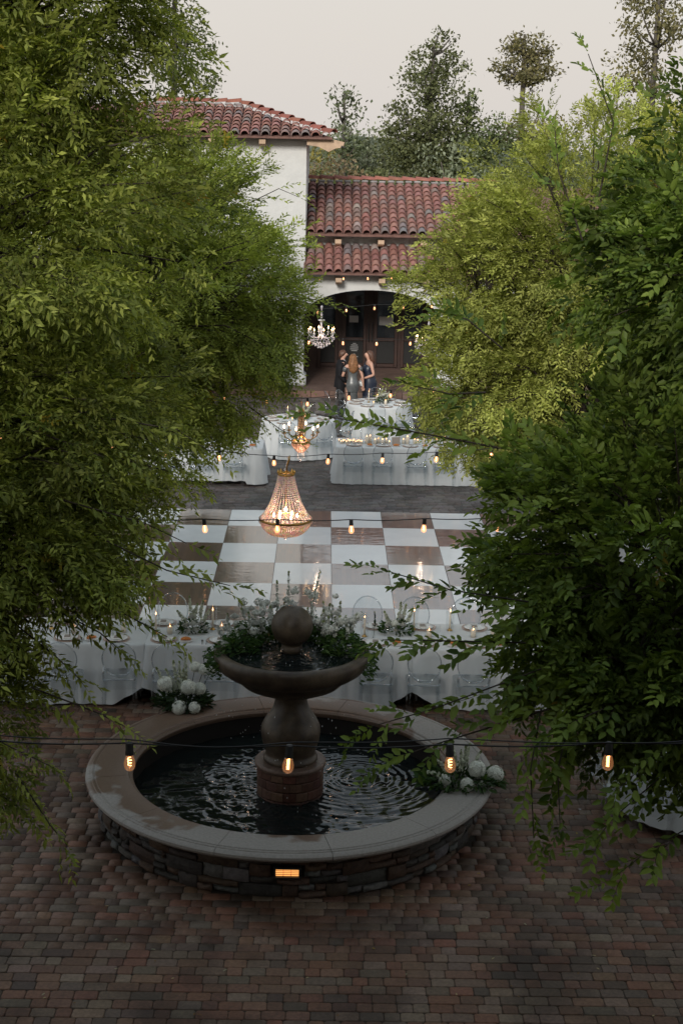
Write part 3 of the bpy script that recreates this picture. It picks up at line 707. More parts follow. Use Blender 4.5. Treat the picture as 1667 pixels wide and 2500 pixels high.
# ------------------------------------------------------------------ ghost chairs
def make_chair():
    t = thing('ghost_chair', 'clear acrylic chair', 'chair')
    # local: sitter faces +Y, back at -Y
    s_ = MB(); pts = [(-.19, -.19), (.19, -.19), (.21, .05), (.2, .17), (.16, .21), (-.16, .21), (-.2, .17), (-.21, .05)]; k = len(pts)
    s_.add([(x, y, .46) for x, y in pts] + [(x, y, .44) for x, y in pts], [tuple(range(k)), tuple(range(k, 2 * k))[::-1]] + [(i, k + i, k + (i + 1) % k, (i + 1) % k) for i in range(k)])
    seat = s_.build('seat', M['acrylic'], t)
    a = MB()
    for i in range(k):
        p0, p1 = pts[i], pts[(i + 1) % k]; f_ = .97
        a.add([(p0[0] * f_, p0[1] * f_, .44), (p1[0] * f_, p1[1] * f_, .44), (p1[0] * f_, p1[1] * f_, .33), (p0[0] * f_, p0[1] * f_, .33)], [(0, 1, 2, 3)])
    a.build('apron', M['acrylic'], t)
    e = MB(); e.tube([(x, y, .452) for x, y in pts + pts[:1]], .008, 5, caps=False); e.build('seat_edge', M['acrylic_rim'], seat)
    for sx in (-1, 1):
        for sy, y0, y1 in ((-1, -.17, -.22), (1, .17, .19)):
            MB().tube([(sx * .175, y0, .44), (sx * .18, (y0 + y1) / 2, .22), (sx * .185, y1, 0)], [.030, .025, .018], 6).build('leg', M['acrylic_leg'], t)
    # oval back, leaning and gently curved
    def bp(u, v): 
        x = .195 * u; z = .715 + .225 * v; return (x, -.195 - .13 * (z - .46) + .05 * u * u, z)
    n_ = 28; V = [bp(0, 0)]; F = []
    for q_ in (.5, 1):
        for k_ in range(n_): V.append(bp(q_ * math.cos(2 * PI * k_ / n_), q_ * math.sin(2 * PI * k_ / n_)))
    for k_ in range(n_): F += [(0, 1 + k_, 1 + (k_ + 1) % n_), (1 + k_, 1 + n_ + k_, 1 + n_ + (k_ + 1) % n_, 1 + (k_ + 1) % n_)]
    b = MB().add(V, F).build('backrest', M['acrylic'], t, True)
    r = MB(); r.tube([bp(math.cos(2 * PI * k_ / 32), math.sin(2 * PI * k_ / 32)) for k_ in range(33)], .0085, 6, caps=False); r.build('back_rim', M['acrylic_rim'], b, True)
    c = MB()
    for sx in (-1, 1): c.tube([(sx * .175, -.17, .45), (sx * .185, -.2, .53), bp(sx * .9, -.42)], [.02, .015, .011], 6)
    c.tube([bp(-.62, -.79), (-.06, -.225, .525), (.06, -.225, .525), bp(.62, -.79)], .012, 6)
    c.build('back_support', M['acrylic_rim'], t, True)
    return t
chair0 = make_chair(); chair_used = []
ORD = ['first', 'second', 'third', 'fourth', 'fifth', 'sixth', 'seventh', 'eighth', 'ninth', 'tenth', 'eleventh', 'twelfth', 'thirteenth', 'fourteenth', 'fifteenth', 'sixteenth']
def chair(x, y, rz, label, group):
    o = chair0 if not chair_used else copy_tree(chair0); chair_used.append(o)
    o.location = (x, y, .035 if (-3.4 < x < 3.8 and 19 < y < 27.3) else .003); o.rotation_euler = (0, 0, rz); o['label'] = label; o['group'] = group
    return o
for k, x in enumerate((-3.68, -3.02, -2.36, -1.76, -1.15, .69, 1.25, 1.82)): chair(x, 17.10 + rnd.uniform(-.03, .03), rnd.uniform(-.09, .09), 'clear chair backing onto the fountain, %s from the %s' % ((ORD[k], 'tower end of its table') if k < 5 else (ORD[k - 5], 'fountain bowl away from the tower')), 'clear chairs on the fountain side of the long table')
for k, x in enumerate((-3.3, -1.9, .63, 1.24, 1.89)): chair(x, 18.68, PI + rnd.uniform(-.08, .08), 'clear chair on the dance-floor side of the long table, %s from its tower end' % ORD[k], 'clear chairs between the long table and the dance floor')
for k, x in enumerate((.62, 1.2, 1.88, 2.43)): chair(x, 29.82 + rnd.uniform(-.02, .02), rnd.uniform(-.05, .05), 'clear chair on the dance-floor side of the candlelit table, %s from the tealights' % ORD[k], 'clear chairs along the near side of the candlelit table')
for k, x in enumerate((.62, 1.19, 1.81, 2.45)): chair(x, 31.28, PI + rnd.uniform(-.05, .05), 'clear acrylic chair behind the candlelit table, %s from the tealight end' % ORD[k], 'clear chairs along the far side of the candlelit table')
def around(cx, cy_, r, angs, label, group):
    for a in angs:
        e = math.degrees(a) % 360; side = ('side away from the tower', 'arcade side', 'tower side', 'dance-floor side')[int(((e + 45) % 360) // 90)]
        chair(cx + r * math.cos(a), cy_ + r * math.sin(a), a + PI / 2 + rnd.uniform(-.15, .15), '%s, on its %s' % (label, side), group)
around(1.31, 35.6, .98, (R_(-95), R_(-62), R_(40), R_(92), R_(140), R_(-140), R_(0)), 'clear chair at the round table before the guests', 'clear chairs round the table before the guests')
chair(.28, 36.2, R_(-75), 'clear acrylic chair pulled aside beside the man in the black suit', 'chairs pulled aside')
around(-.55, 33.15, 1.0, (R_(-60), R_(-100), R_(10), R_(70)), 'clear chair at the table behind the gilt chandelier', 'clear chairs round the table behind the gilt chandelier')
around(3.95, 14.6, 1.0, (R_(-160), R_(-125), R_(175), R_(130)), 'clear chair at the round table beside the fountain', 'clear chairs round the table beside the fountain')
around(-4.75, 26.4, 1.0, (R_(-60), R_(-20), R_(-110)), 'clear chair at the round table glimpsed through foliage', 'clear chairs round the foliage-screened table')
for k, x in enumerate((-1.75, -2.4, -3.1)): chair(x, 29.5, rnd.uniform(-.05, .05), 'clear acrylic chair at the leaf-hidden long table, %s from the beaded chandelier' % ORD[k], 'clear chairs at the leaf-hidden table')

# ------------------------------------------------------------------ tableware
TZ = .761
def proto_plate():
    t = thing('dinner_plate', 'x', 'plate'); MB().lathe([(0, .002), (.15, .002), (.165, .008), (.163, .012), (.148, .007), (0, .007)], 28).build('charger', M['charger'], t, True)
    MB().lathe([(0, .009), (.09, .009), (.135, .02), (.134, .023), (.09, .014), (0, .013)], 28).build('plate', M['plate'], t, True)
    MB().box((0, 0, .022), (.085, .15, .012), bev=.004).build('napkin', M['napkin'], t); MB().box((.004, 0, .031), (.07, .1, .003)).build('menu', M['kraft'], t); return t
def proto_pastry():
    t = thing('pastry_plate', 'x', 'plate'); MB().lathe([(0, .002), (.06, .002), (.085, .012), (.084, .015), (.06, .007), (0, .006)], 24).build('plate', M['plate'], t, True)
    b = MB()
    for k in range(7):
        a = -1.2 + 2.4 * k / 6; b.ball((.05 * math.sin(a), .035 * math.cos(a) - .015, .03), .026 - .003 * abs(k - 3), 10, 7, sz=.9)
    b.build('croissant', M['pastry'], t, True); return t
def flame(parent, z, h=.03):
    return MB().lathe([(0, z), (.0035, z + .004), (.0055, z + h * .3), (.0035, z + h * .7), (0, z + h)], 8).build('flame', M['flame'], parent, True)
def proto_taper():
    t = thing('taper_candle', 'x', 'candle'); MB().tube([(0, 0, .01), (0, 0, .24)], [.012, .0105], 10).build('wax', M['wax'], t, True); MB().lathe([(0, 0), (.035, 0), (.035, .008), (.016, .014), (.016, .03)], 16).build('holder', M['brass'], t, True)
    flame(t, .243, .042); MB().lathe([(.048, .002), (.048, .30)], 20).build('glass_sleeve', M['glass'], t, True); return t
def proto_pillar(h=.09, r=.033):
    t = thing('pillar_candle', 'x', 'candle'); MB().lathe([(0, 0), (r, 0), (r, h), (r * .85, h + .002), (r * .7, h - .008), (0, h - .008)], 16).build('wax', M['wax'], t, True); flame(t, h - .002, .03)
    MB().lathe([(r + .016, .001), (r + .016, h + .06)], 18).build('glass_sleeve', M['glass'], t, True); return t
def proto_glass():
    t = thing('wine_glass', 'x', 'glass'); MB().lathe([(0, .002), (.033, .002), (.033, .005), (.004, .01), (.004, .085), (.02, .10), (.036, .13), (.036, .165), (.031, .195)], 16).build('bowl', M['glass'], t, True); return t
def proto_fork():
    t = thing('fork', 'x', 'fork'); m_ = MB().box((0, -.03, .004), (.008, .12, .003)).box((0, .04, .004), (.02, .03, .003))
    for q_ in (-1, 0, 1): m_.box((q_ * .008, .07, .004), (.004, .04, .003))
    m_.build('fork_body', M['steel'], t); return t
PROTO = {'plate': proto_plate(), 'pastry': proto_pastry(), 'taper': proto_taper(), 'pillar': proto_pillar(), 'tall_pillar': proto_pillar(.15, .036), 'tea': proto_pillar(.05, .022), 'glass': proto_glass(), 'fork': proto_fork()}
first = dict.fromkeys(PROTO, True)
def put(kind, x, y, label, group, rz=0, z=TZ, s=1):
    o = PROTO[kind] if first[kind] else copy_tree(PROTO[kind]); first[kind] = False
    o.location = (x, y, z); o.rotation_euler = (0, 0, rz); o.scale = (s, s, s); o['label'] = label; o['group'] = group; LAID.setdefault((label, group), []).append(o); return o
LAID = {}
def number_rows():
    """things set out in a row along a table: say which one, counted from a findable end"""
    for (label, group), obs in LAID.items():
        if not 1 < len(obs) <= 9 or 'round' in label: continue
        end = 'tealight end' if 'candlelit' in label else 'tower end'
        for k, o in enumerate(sorted(obs, key=lambda q_: q_.location.x)): o['label'] = '%s, %s from %s' % (label, ORD[k], end)
# long table behind the fountain
for x in (-3.65, -3.05, -2.45, -1.88, -1.2, .68, 1.27, 1.93): put('plate', x, 17.54, 'white plate with menu on the fountain side of the long table', 'plates on the long table behind the fountain', rnd.uniform(-.1, .1))
for x in (-3.2, -1.95, -1.2, .7, 1.3, 1.95): put('plate', x, 18.2, 'white plate on the dance-floor side of the long table', 'plates on the far side of the long table', PI)
for x in (-2.75, -1.61, .94, 1.62, 2.2): put('pastry', x, 17.50, 'golden croissant on a small plate on the long fountain table', 'croissants on the long table behind the fountain', rnd.uniform(-1, 1))
for x in (-2.85, -1.41, -1.36, 1.06, 1.11): put('fork', x, 17.47, 'steel fork on the long table behind the fountain', 'forks on the long table', rnd.uniform(-.1, .1))
for x, y in ((-2.0, 17.77), (-1.32, 17.98), (-2.7, 17.9), (.556, 17.8), (1.18, 18.1), (1.63, 18.1), (-3.3, 17.9)): put('taper', x, y, 'lit taper candle in glass on the long table behind the fountain', 'taper candles on the long table')
for x, y in ((-1.83, 17.78), (-1.2, 17.85), (-2.4, 17.8), (1.35, 17.8), (1.9, 17.85), (2.15, 17.9), (-3.0, 17.75)): put('pillar', x, y, 'lit pillar candle on the long table behind the fountain', 'pillar candles on the long table')
for x in (-1.74, -2.55, -1.05, .83, 1.45, 2.05): put('glass', x, 17.68, 'clear wine glass on the long table behind the fountain', 'glasses on the long table')
# candlelit table
for x in (.64, 1.23, 1.78, 2.4): put('plate', x, 30.22, 'white dinner plate on the candlelit table beyond the dance floor', 'plates on the candlelit table')
for x in (.955, 1.49, 2.08): put('pastry', x, 30.19, 'golden croissant on a small plate on the candlelit table', 'croissants on the candlelit table', rnd.uniform(-1, 1))
g = random.Random(8)
for k in range(16): put('tea', .34 + k * .03 + g.uniform(-.012, .012), 30.45 + g.uniform(-.07, .12), 'tiny lit tealight in the tight cluster on the candlelit table', 'tealights clustered on the candlelit table', s=g.uniform(.8, 1.1))
for x, y, k_ in ((.9, 30.42, 'tall_pillar'), (.97, 30.5, 'tall_pillar'), (1.07, 30.42, 'pillar'), (1.14, 30.52, 'pillar'), (1.22, 30.44, 'pillar'), (1.3, 30.5, 'pillar'), (1.36, 30.44, 'tea'), (1.65, 30.5, 'pillar'), (1.73, 30.48, 'tall_pillar'), (1.88, 30.52, 'pillar'), (1.94, 30.46, 'pillar'), (2.07, 30.55, 'tall_pillar'), (2.2, 30.48, 'pillar'), (2.33, 30.52, 'pillar'), (2.5, 30.5, 'tall_pillar'), (2.65, 30.45, 'pillar')):
    put(k_, x, y, 'lit cream pillar candle in the row along the candlelit table', 'pillar candles along the candlelit table')
tag(MB().box((1.49, 30.33, TZ + .085), (.17, .012, .16), tilt=Matrix.Rotation(-.25, 3, 'X'), rz=.15).build('menu_card', M['kraft']), 'grey folded menu card standing among the candles on the candlelit table', 'card')
for x in (1.6, 1.0, 2.2): put('glass', x, 30.3, 'clear wine glass on the candlelit table beyond the dance floor', 'glasses on the candlelit table')
# round tables
def set_round(cx, cy_, r, n_, where, tall=True):
    for k in range(n_):
        a = 2 * PI * (k + .35) / n_; put('plate', cx + r * math.cos(a), cy_ + r * math.sin(a), 'white dinner plate on the %s' % where, 'plates on the %s' % where, a + PI / 2)
    for k in range(5):
        a = 2 * PI * k / 5 + .4; put(('pillar', 'tall_pillar', 'taper', 'tea', 'pillar')[k], cx + .24 * math.cos(a), cy_ + .24 * math.sin(a), ('lit %s candle on the %s' % (('short pillar', 'tall pillar', 'taper', 'tealight', 'short pillar')[k], where)), 'candles on the %s' % where)
    put('glass', cx - .35, cy_ - .25, 'clear wine glass on the %s' % where, 'glasses on the %s' % where); put('glass', cx + .38, cy_ - .1, 'clear wine glass on the %s' % where, 'glasses on the %s' % where)
set_round(1.31, 35.6, .57, 8, 'round table before the standing guests')
set_round(-.55, 33.15, .6, 8, 'round table behind the gilt chandelier')
set_round(3.95, 14.6, .6, 8, 'round table beside the fountain')
set_round(-4.75, 26.4, .6, 8, 'round table glimpsed through foliage')
set_round(4.9, 24.5, .6, 8, 'round table behind the dense foliage')
for x in (-1.6, -2.2, -2.9): put('plate', x, 29.95, 'white dinner plate on the long table half hidden by leaves', 'plates on the leaf-hidden table')
for x in (-1.7, -2.0, -2.5, -3.2): put('tall_pillar', x, 30.2, 'lit pillar candle on the long table half hidden by leaves', 'candles on the leaf-hidden table')
for x in (-1.4, -2.5): put('pastry', x, 29.92, 'golden croissant on the long table half hidden by leaves', 'croissants on the leaf-hidden table')

number_rows()
# ================================================================== flowers
def leaf_geo(V, F, C, base, d, n_, L_, W_, c, droop=.15):
    """one folded leaf: base point, direction, normal"""
    d = d.normalized(); s_ = d.cross(n_).normalized(); n_ = s_.cross(d); B = len(V)
    def P(u, w_, h): return base + d * (L_ * u) + s_ * (W_ * w_) + n_ * (h * W_ - droop * L_ * u * u)
    V += [P(0, 0, 0), P(.35, .5, .16), P(.75, .36, .13), P(1, 0, 0), P(.75, -.36, .13), P(.35, -.5, .16)]
    F += [(B, B + 1, B + 2, B + 3), (B, B + 3, B + 4, B + 5)]; C += [c] * 6
def rv(g): 
    while 1:
        v = Vector((g.uniform(-1, 1), g.uniform(-1, 1), g.uniform(-1, 1)))
        if .1 < v.length < 1: return v.normalized()
def hydrangea(parent, c, r, g, tint=(.76, .78, .71), name='blossom_head', n_=90):
    V = []; F = []; C = []; c = Vector(c)
    for i in range(n_):
        t = PI * (1 + 5 ** .5) * i; ph = math.acos(1 - 1.75 * (i + .5) / n_); nrm = Vector((math.cos(t) * math.sin(ph), math.sin(t) * math.sin(ph), math.cos(ph)))
        o = c + nrm * r * g.uniform(.88, 1.05); a = nrm.cross(rv(g)).normalized(); b = nrm.cross(a); f_ = g.uniform(.82, 1.12); k = r * .26
        for q_ in range(4):
            d = a * math.cos(q_ * PI / 2) + b * math.sin(q_ * PI / 2); e = nrm.cross(d); B = len(V)
            V += [o, o + d * k * .6 + e * k * .45 + nrm * k * .15, o + d * k + nrm * k * .05, o + d * k * .6 - e * k * .45 + nrm * k * .15]; F.append((B, B + 1, B + 2, B + 3)); C += [tuple(x * f_ for x in tint)] * 4
    # pale core so the head is not see-through
    mb = MB().ball(c, r * .86, 10, 7, tuple(x * .6 for x in tint)); B = len(mb.v)
    mb.v += [tuple(v) for v in V]; mb.f += [tuple(B + i for i in f) for f in F]; mb.c += C
    return mb.build(name, M['petal'], parent)
def rose(parent, c, r, g, tint=(.66, .66, .62)):
    V = []; F = []; C = []; c = Vector(c)
    for ring in range(5):
        m_ = 4 + ring; rr = r * (.2 + .2 * ring)
        for k in range(m_):
            t = 2 * PI * (k + .5 * ring) / m_ + g.uniform(-.2, .2); w_ = PI / m_ * 1.25; B = len(V); f_ = g.uniform(.85, 1.1)
            for u in (-1, 0, 1):
                a = t + u * w_; V.append(c + Vector((rr * .45 * math.cos(a), rr * .45 * math.sin(a), -r * .5)))
                V.append(c + Vector((rr * math.cos(a), rr * math.sin(a), r * (.55 - .17 * ring) - .06 * r * abs(u)))); C += [tuple(x * f_ * .8 for x in tint), tuple(x * f_ for x in tint)]
            F += [(B, B + 2, B + 3, B + 1), (B + 2, B + 4, B + 5, B + 3)]
    mb = MB(); mb.add([tuple(v) for v in V], F); mb.c = C
    return mb.build('rose', M['petal'], parent, True)
def sprig(parent, p0, p1, g, n_=60, tint=(.60, .62, .54), wdt=.035, fl=.011, name='flower_spike', start=.3):
    """upright stalk with small florets and buds"""
    p0, p1 = Vector(p0), Vector(p1); ctrl = (p0 + p1) / 2 + rv(g) * .03; mb = MB()
    pts = [p0.lerp(ctrl, t).lerp(ctrl.lerp(p1, t), t) for t in np.linspace(0, 1, 7)]; mb.tube(pts, [.003, .003, .0026, .0022, .002, .0016, .001], 4, (.05, .08, .02))
    for i in range(n_):
        t = start + (1 - start) * g.random() ** .8; q_ = p0.lerp(ctrl, t).lerp(ctrl.lerp(p1, t), t); o = q_ + rv(g) * wdt * (1.15 - t) * g.uniform(.3, 1); nrm = (o - q_).normalized(); a = nrm.cross(rv(g)).normalized(); b = nrm.cross(a); k = fl * g.uniform(.7, 1.25) * (1.2 - .5 * t); f_ = g.uniform(.8, 1.12)
        cc = tuple(x * f_ for x in tint) if t < .93 else (.28, .33, .14)
        mb.add([o + a * k, o + b * k + nrm * k * .4, o - a * k, o - b * k + nrm * k * .4], [(0, 1, 2, 3)], cc)
        mb.add([o + (a + b) * .7 * k, o + (b - a) * .7 * k, o - (a + b) * .7 * k + nrm * k * .5, o + (a - b) * .7 * k], [(0, 1, 2, 3)], cc)
    return mb.build(name, M['petal'], parent)
def puff(parent, c, r, g, n_=46, tint=(.74, .75, .70), fl=.017):
    mb = MB(); c = Vector(c)
    for _ in range(n_):
        d = rv(g); o = c + Vector((d.x, d.y, d.z * .8)) * r * g.uniform(.5, 1.05); a = d.cross(rv(g)).normalized(); b = d.cross(a); k = fl * g.uniform(.7, 1.2); f_ = g.uniform(.8, 1.1); cc = tuple(x * f_ for x in tint)
        mb.add([o + a * k, o + b * k + d * k * .3, o - a * k, o - b * k + d * k * .3], [(0, 1, 2, 3)], cc); mb.add([o + (a + b) * .75 * k - d * .2 * k, o + (b - a) * .75 * k, o - (a + b) * .75 * k - d * .2 * k, o + (a - b) * .75 * k], [(0, 1, 2, 3)], cc)
    return mb.build('blossom_cluster', M['petal'], parent)
def foliage(parent, pts_fn, n_, g, L_=(.03, .07), cols=((.022, .05, .014), (.035, .075, .02), (.05, .09, .025)), up_=.5, name='foliage'):
    V = []; F = []; C = []
    for _ in range(n_):
        p_, d = pts_fn(); d = (Vector(d) + rv(g) * .7); d.z += up_ * g.uniform(-.2, .8); l_ = g.uniform(*L_); nn = (rv(g) + Vector((0, 0, 1.2))).normalized()
        leaf_geo(V, F, C, Vector(p_), d, nn, l_, l_ * .42, jit(g.choice(cols), .25, g), .25)
    return tag(link(name, mesh_np(name, np.array([tuple(v) for v in V]), F, C), M['leaf'], parent), kind='stuff')

# garland of ferns and white blossom round the ball, on the bowl
g = random.Random(21)
gd = thing('flower_garland', 'fern and white blossom garland round the ball on the fountain bowl', 'flowers', (FX, FY, 1.70))
def ring_pt():
    a = g.uniform(R_(-22), R_(202)); r = g.uniform(.3, .74); h = (1 - abs(r - .5) / .3) * g.uniform(0, .27)
    if g.random() < .16: a = g.choice((g.uniform(R_(-25), R_(20)), g.uniform(R_(160), R_(205)))); r = g.uniform(.7, .84); h = -g.uniform(0, .2)
    return (r * math.cos(a), r * math.sin(a), max(-.2, h)), (math.cos(a), math.sin(a), -.1)
foliage(gd, ring_pt, 3000, g, (.03, .07), cols=((.03, .07, .016), (.045, .095, .022), (.07, .12, .03)))
for k in range(46):
    a = g.uniform(R_(-8), R_(188)); r = g.uniform(.36, .68); z0 = g.uniform(.08, .16)
    sprig(gd, (r * math.cos(a), r * math.sin(a), .03), (r * 1.08 * math.cos(a) + g.uniform(-.05, .05), r * 1.05 * math.sin(a), z0 + g.uniform(.04, .18) + .08 * math.sin(a)), g, 46, (.74, .75, .70), .05, .015, start=.45)
for x, y, x2, z in ((-.14, .42, -.17, .60), (-.04, .42, -.05, .70), (.16, .42, .27, .72)):
    sprig(gd, (x, y, .05), (x2, y + .05, z), g, 80, (.72, .74, .68), .045, .015, start=.25)
for k in range(36):
    a = g.uniform(R_(-6), R_(186)); r = g.uniform(.34, .7); hgt = .20 + .16 * math.sin(max(0, a)) ** 2 + g.uniform(-.1, .12)
    if r * math.sin(a) < -.02: hgt *= .7
    puff(gd, (r * math.cos(a), r * math.sin(a), hgt + .02), g.uniform(.03, .06), g, 62, (.78, .79, .74), .0125)
for x, y, z, r in ((-.58, .12, .33, .05), (-.42, .3, .36, .045), (.44, .25, .34, .045), (.55, .1, .3, .045), (-.5, .02, .24, .04), (-.37, .15, .25, .045)): rose(gd, (x, y, z), r, g)

def arrangement(name_label, loc, heads, roses, spikes, fol, seed, sz=1., greens=None):
    g_ = random.Random(seed); t = thing('flower_arrangement', name_label, 'flowers', loc)
    def fp():
        a = g_.uniform(0, 2 * PI); r = fol[0] * math.sqrt(g_.random()); return (r * math.cos(a), r * math.sin(a) * fol[1], g_.uniform(0, fol[2]) * (1 - .5 * r / fol[0])), (math.cos(a), math.sin(a), .2)
    foliage(t, fp, fol[3], g_, (.04 * sz, .1 * sz), **({'cols': greens} if greens else {}))
    for (x, y, z, r) in heads: hydrangea(t, (x, y, z), r, g_); MB().tube([(x * .4, y * .4, .02), (x, y, z)], .004, 5, (.04, .06, .02)).build('stem', M['leaf'], t)
    for (x, y, z, r) in roses: rose(t, (x, y, z), r, g_); MB().tube([(x * .4, y * .4, .02), (x, y, z - r * .4)], .003, 5, (.04, .06, .02)).build('stem', M['leaf'], t)
    for (x, y, z) in spikes: sprig(t, (x * .25, y * .25, .05), (x, y, z), g_, 110, (.60, .63, .50), .055, .015)
    return t
DK = ((.012, .026, .010), (.02, .04, .014), (.03, .055, .018))
arrangement('white hydrangea and delphinium arrangement on the fountain rim before the long table', (-1.5, 15.98, .5), [(-.2, -.02, .27, .085), (.06, -.06, .25, .085), (.18, -.02, .22, .07), (-.03, -.2, .06, .08), (.14, -.2, .06, .066), (.13, .02, .46, .062), (.225, .0, .44, .06), (.315, .03, .44, .058)],
            [], [(-.05, .06, .52), (.02, .1, .6), (-.2, .05, .42), (-.3, 0, .46), (.0, .0, .44), (-.12, .1, .5)], (.3, .7, .2, 520), 51, greens=DK)
arrangement('white hydrangea and green sprig arrangement on the fountain rim nearest the leafy branches', (1.42, 13.98, .5), [(.16, -.02, .16, .085), (.34, .0, .1, .085), (.05, -.16, .05, .072), (-.16, -.1, .07, .06)],
            [(.2, -.13, .06, .05)], [(-.08, .1, .36), (.1, .12, .38), (.0, .05, .33), (-.25, .05, .24), (.2, .1, .3), (-.38, .0, .12), (.06, .16, .34)], (.42, .6, .16, 620), 52)
arrangement('low bowl of white roses on the long table near the drooping branches', (-1.55, 17.85, TZ), [], [(.0, -.06, .14, .055), (-.09, -.05, .11, .05), (.09, -.04, .13, .05), (.04, -.1, .08, .05), (-.05, -.11, .07, .05), (.15, -.05, .08, .045), (-.02, .02, .2, .05)], [(-.05, .05, .45), (.12, .05, .4), (.2, 0, .3), (-.2, 0, .28), (.05, .05, .36)], (.17, .7, .18, 160), 53, .8)
arrangement('loose white carnation arrangement beside the bud vase on the long table', (.95, 17.95, TZ), [(-.02, -.05, .14, .05)], [(-.1, -.06, .14, .05), (.08, -.05, .13, .048), (.0, -.1, .08, .045), (.06, 0, .22, .05)], [(.05, .02, .4), (.2, 0, .3), (-.15, 0, .28), (.12, .05, .36)], (.2, .7, .2, 200), 54, .8)
arrangement('small white flower centrepiece on the round table before the standing guests', (1.4, 35.6, TZ), [], [(.02, -.04, .2, .05), (-.06, 0, .17, .045), (.1, .02, .22, .045)], [(.08, 0, .38), (-.1, 0, .33), (.18, 0, .3), (0, .05, .36)], (.15, 1, .2, 110), 55)
arrangement('small white flower centrepiece on the round table behind the gilt chandelier', (-.5, 33.2, TZ), [], [(.02, -.04, .2, .05), (-.06, 0, .17, .045)], [(.08, 0, .38), (-.1, 0, .33), (.25, 0, .35)], (.15, 1, .2, 110), 56)
bv = thing('bud_vase', 'slim clear bud vase with a dark sprig on the long table', 'vase', (.66, 17.7, TZ)); MB().lathe([(0, .003), (.026, .003), (.028, .08), (.02, .13), (.014, .17), (.018, .18)], 14).build('vase', M['glass'], bv, True)
g = random.Random(77); sprig(bv, (0, 0, .01), (.01, 0, .36), g, 60, (.03, .05, .02), .03, .012, 'dark_sprig', .5)

# ================================================================== festoon lights
def bulb_mesh():
    k = .0215; return MB().lathe([(.012, -.045), (.0135, -.052), (.019, -.066), (.0228, -.082), (.0225, -.096), (.018, -.108), (.010, -.1145), (0, -.116)], 18).mesh('bulb', True)
BM, BMF = bulb_mesh(), bulb_mesh(); BM.materials.append(M['bulb']); BMF.materials.append(M['bulb_far'])
SM = MB().lathe([(0, .004), (.013, .003), (.0155, -.004), (.0155, -.03), (.017, -.034), (.017, -.047), (.012, -.049), (0, -.049)], 14).mesh('socket', True, 40); SM.materials.append(M['black'])
def fil_mesh(k):
    mb = MB(); pts = []
    for i in range(25):
        t = i / 24; pts.append((.008 * math.cos(6 * PI * t) * (1 - .2 * t), .008 * math.sin(6 * PI * t) * (1 - .2 * t), -.062 - .034 * t) if k == 0 else ((.006 if i % 2 else -.006), 0, -.056 - .045 * t))
    mb.tube(pts, .0016, 4); me = mb.mesh('filament', True); me.materials.append(M['filament']); return me
FM = [fil_mesh(0), fil_mesh(1)]
FN = [fil_mesh(0), fil_mesh(1)]
M['filament_dim'] = emis('filament_dim', (1, .46, .17), 9)
for q_ in FN: q_.materials[0] = M['filament_dim']
def festoon(label, Y, pts, xs, far, double=False, sag=None):
    """pts: cable (x, z) control points; xs: bulb positions along x"""
    t = thing('string_light', label, 'string light', (0, Y, 0), 0, 'festoon strings across the courtyard')
    px, pz = [p_[0] for p_ in pts], [p_[1] for p_ in pts]
    def zf(x): 
        return float(np.interp(x, px, pz)) - .012 * abs(math.sin(PI * (x - xs[0]) / (xs[1] - xs[0])))
    X = np.linspace(px[0], px[-1], 150); mb = MB(); mb.tube([(x, 0, zf(x)) for x in X], .0042 if far else .003, 5, caps=False)
    mb.build('cable', M['black'], t, True)
    if double: MB().tube([(x, .008 * math.cos(9 * x), zf(x) + .014 + .010 * math.sin(4.3 * x)) for x in X], .0024, 5, caps=False).build('support_wire', M['black'], t, True)
    for i, x in enumerate(xs):
        sk = link('socket', SM, None, t, (x, 0, zf(x) - .002)); sk.rotation_euler = (rnd.uniform(-.07, .07), rnd.uniform(-.09, .09), rnd.uniform(0, 6))
        b = link('bulb', BMF if far else BM, None, t, (x, 0, zf(x) - .002)); b.rotation_euler = sk.rotation_euler; link('filament', (FM if far else FN)[i % 2], None, b)
        if not far: sk.scale = b.scale = (.88, .88, .88)
    return t
def xsr(x0, dx, a, b): return [x0 + dx * k for k in range(a, b)]
festoon('string of amber filament bulbs crossing in front of the fountain basin', 4.96, [(-4, 4.60), (-.65, 4.555), (-.08, 4.555), (1.05, 4.585), (4, 4.75)], xsr(-.654, .558, -4, 7), False, True)
festoon('string of bulbs crossing over the fountain in line with the beaded chandelier', 12.04, [(-5, 3.66), (-2.15, 3.61), (.25, 3.645), (5, 3.8)], xsr(-2.156, .6, -3, 12), True)
festoon('string of bulbs that carries the beaded basket chandelier', 16.38, [(-5, 3.62), (-1.13, 3.34), (-.43, 3.29), (.07, 3.325), (1.26, 3.37), (5, 3.7)], xsr(-1.128, .597, -5, 10), True)
festoon('string of bulbs that carries the small gilt chandelier', 21.59, [(-6, 3.3), (-.23, 3.10), (.36, 3.20), (.97, 3.245), (6, 3.6)], xsr(-.227, .597, -8, 9), True)
festoon('string of bulbs over the candlelit table, in front of the hanging crystal chandelier', 26.76, [(-6, 3.5), (-.27, 3.345), (.93, 3.345), (1.5, 3.36), (6, 3.6)], xsr(-.272, .597, -8, 9), True)
festoon('string of bulbs that carries the crystal chandelier', 32.12, [(-7, 3.5), (-.15, 3.32), (1.05, 3.43), (6, 3.7)], xsr(-.154, .6, -9, 9), True)
festoon('string of bulbs just below the lower tiled eave of the arcade', 37.92, [(-7, 3.65), (-.16, 3.55), (1.64, 3.59), (6, 3.8)], xsr(-.16, .6, -9, 9), True)

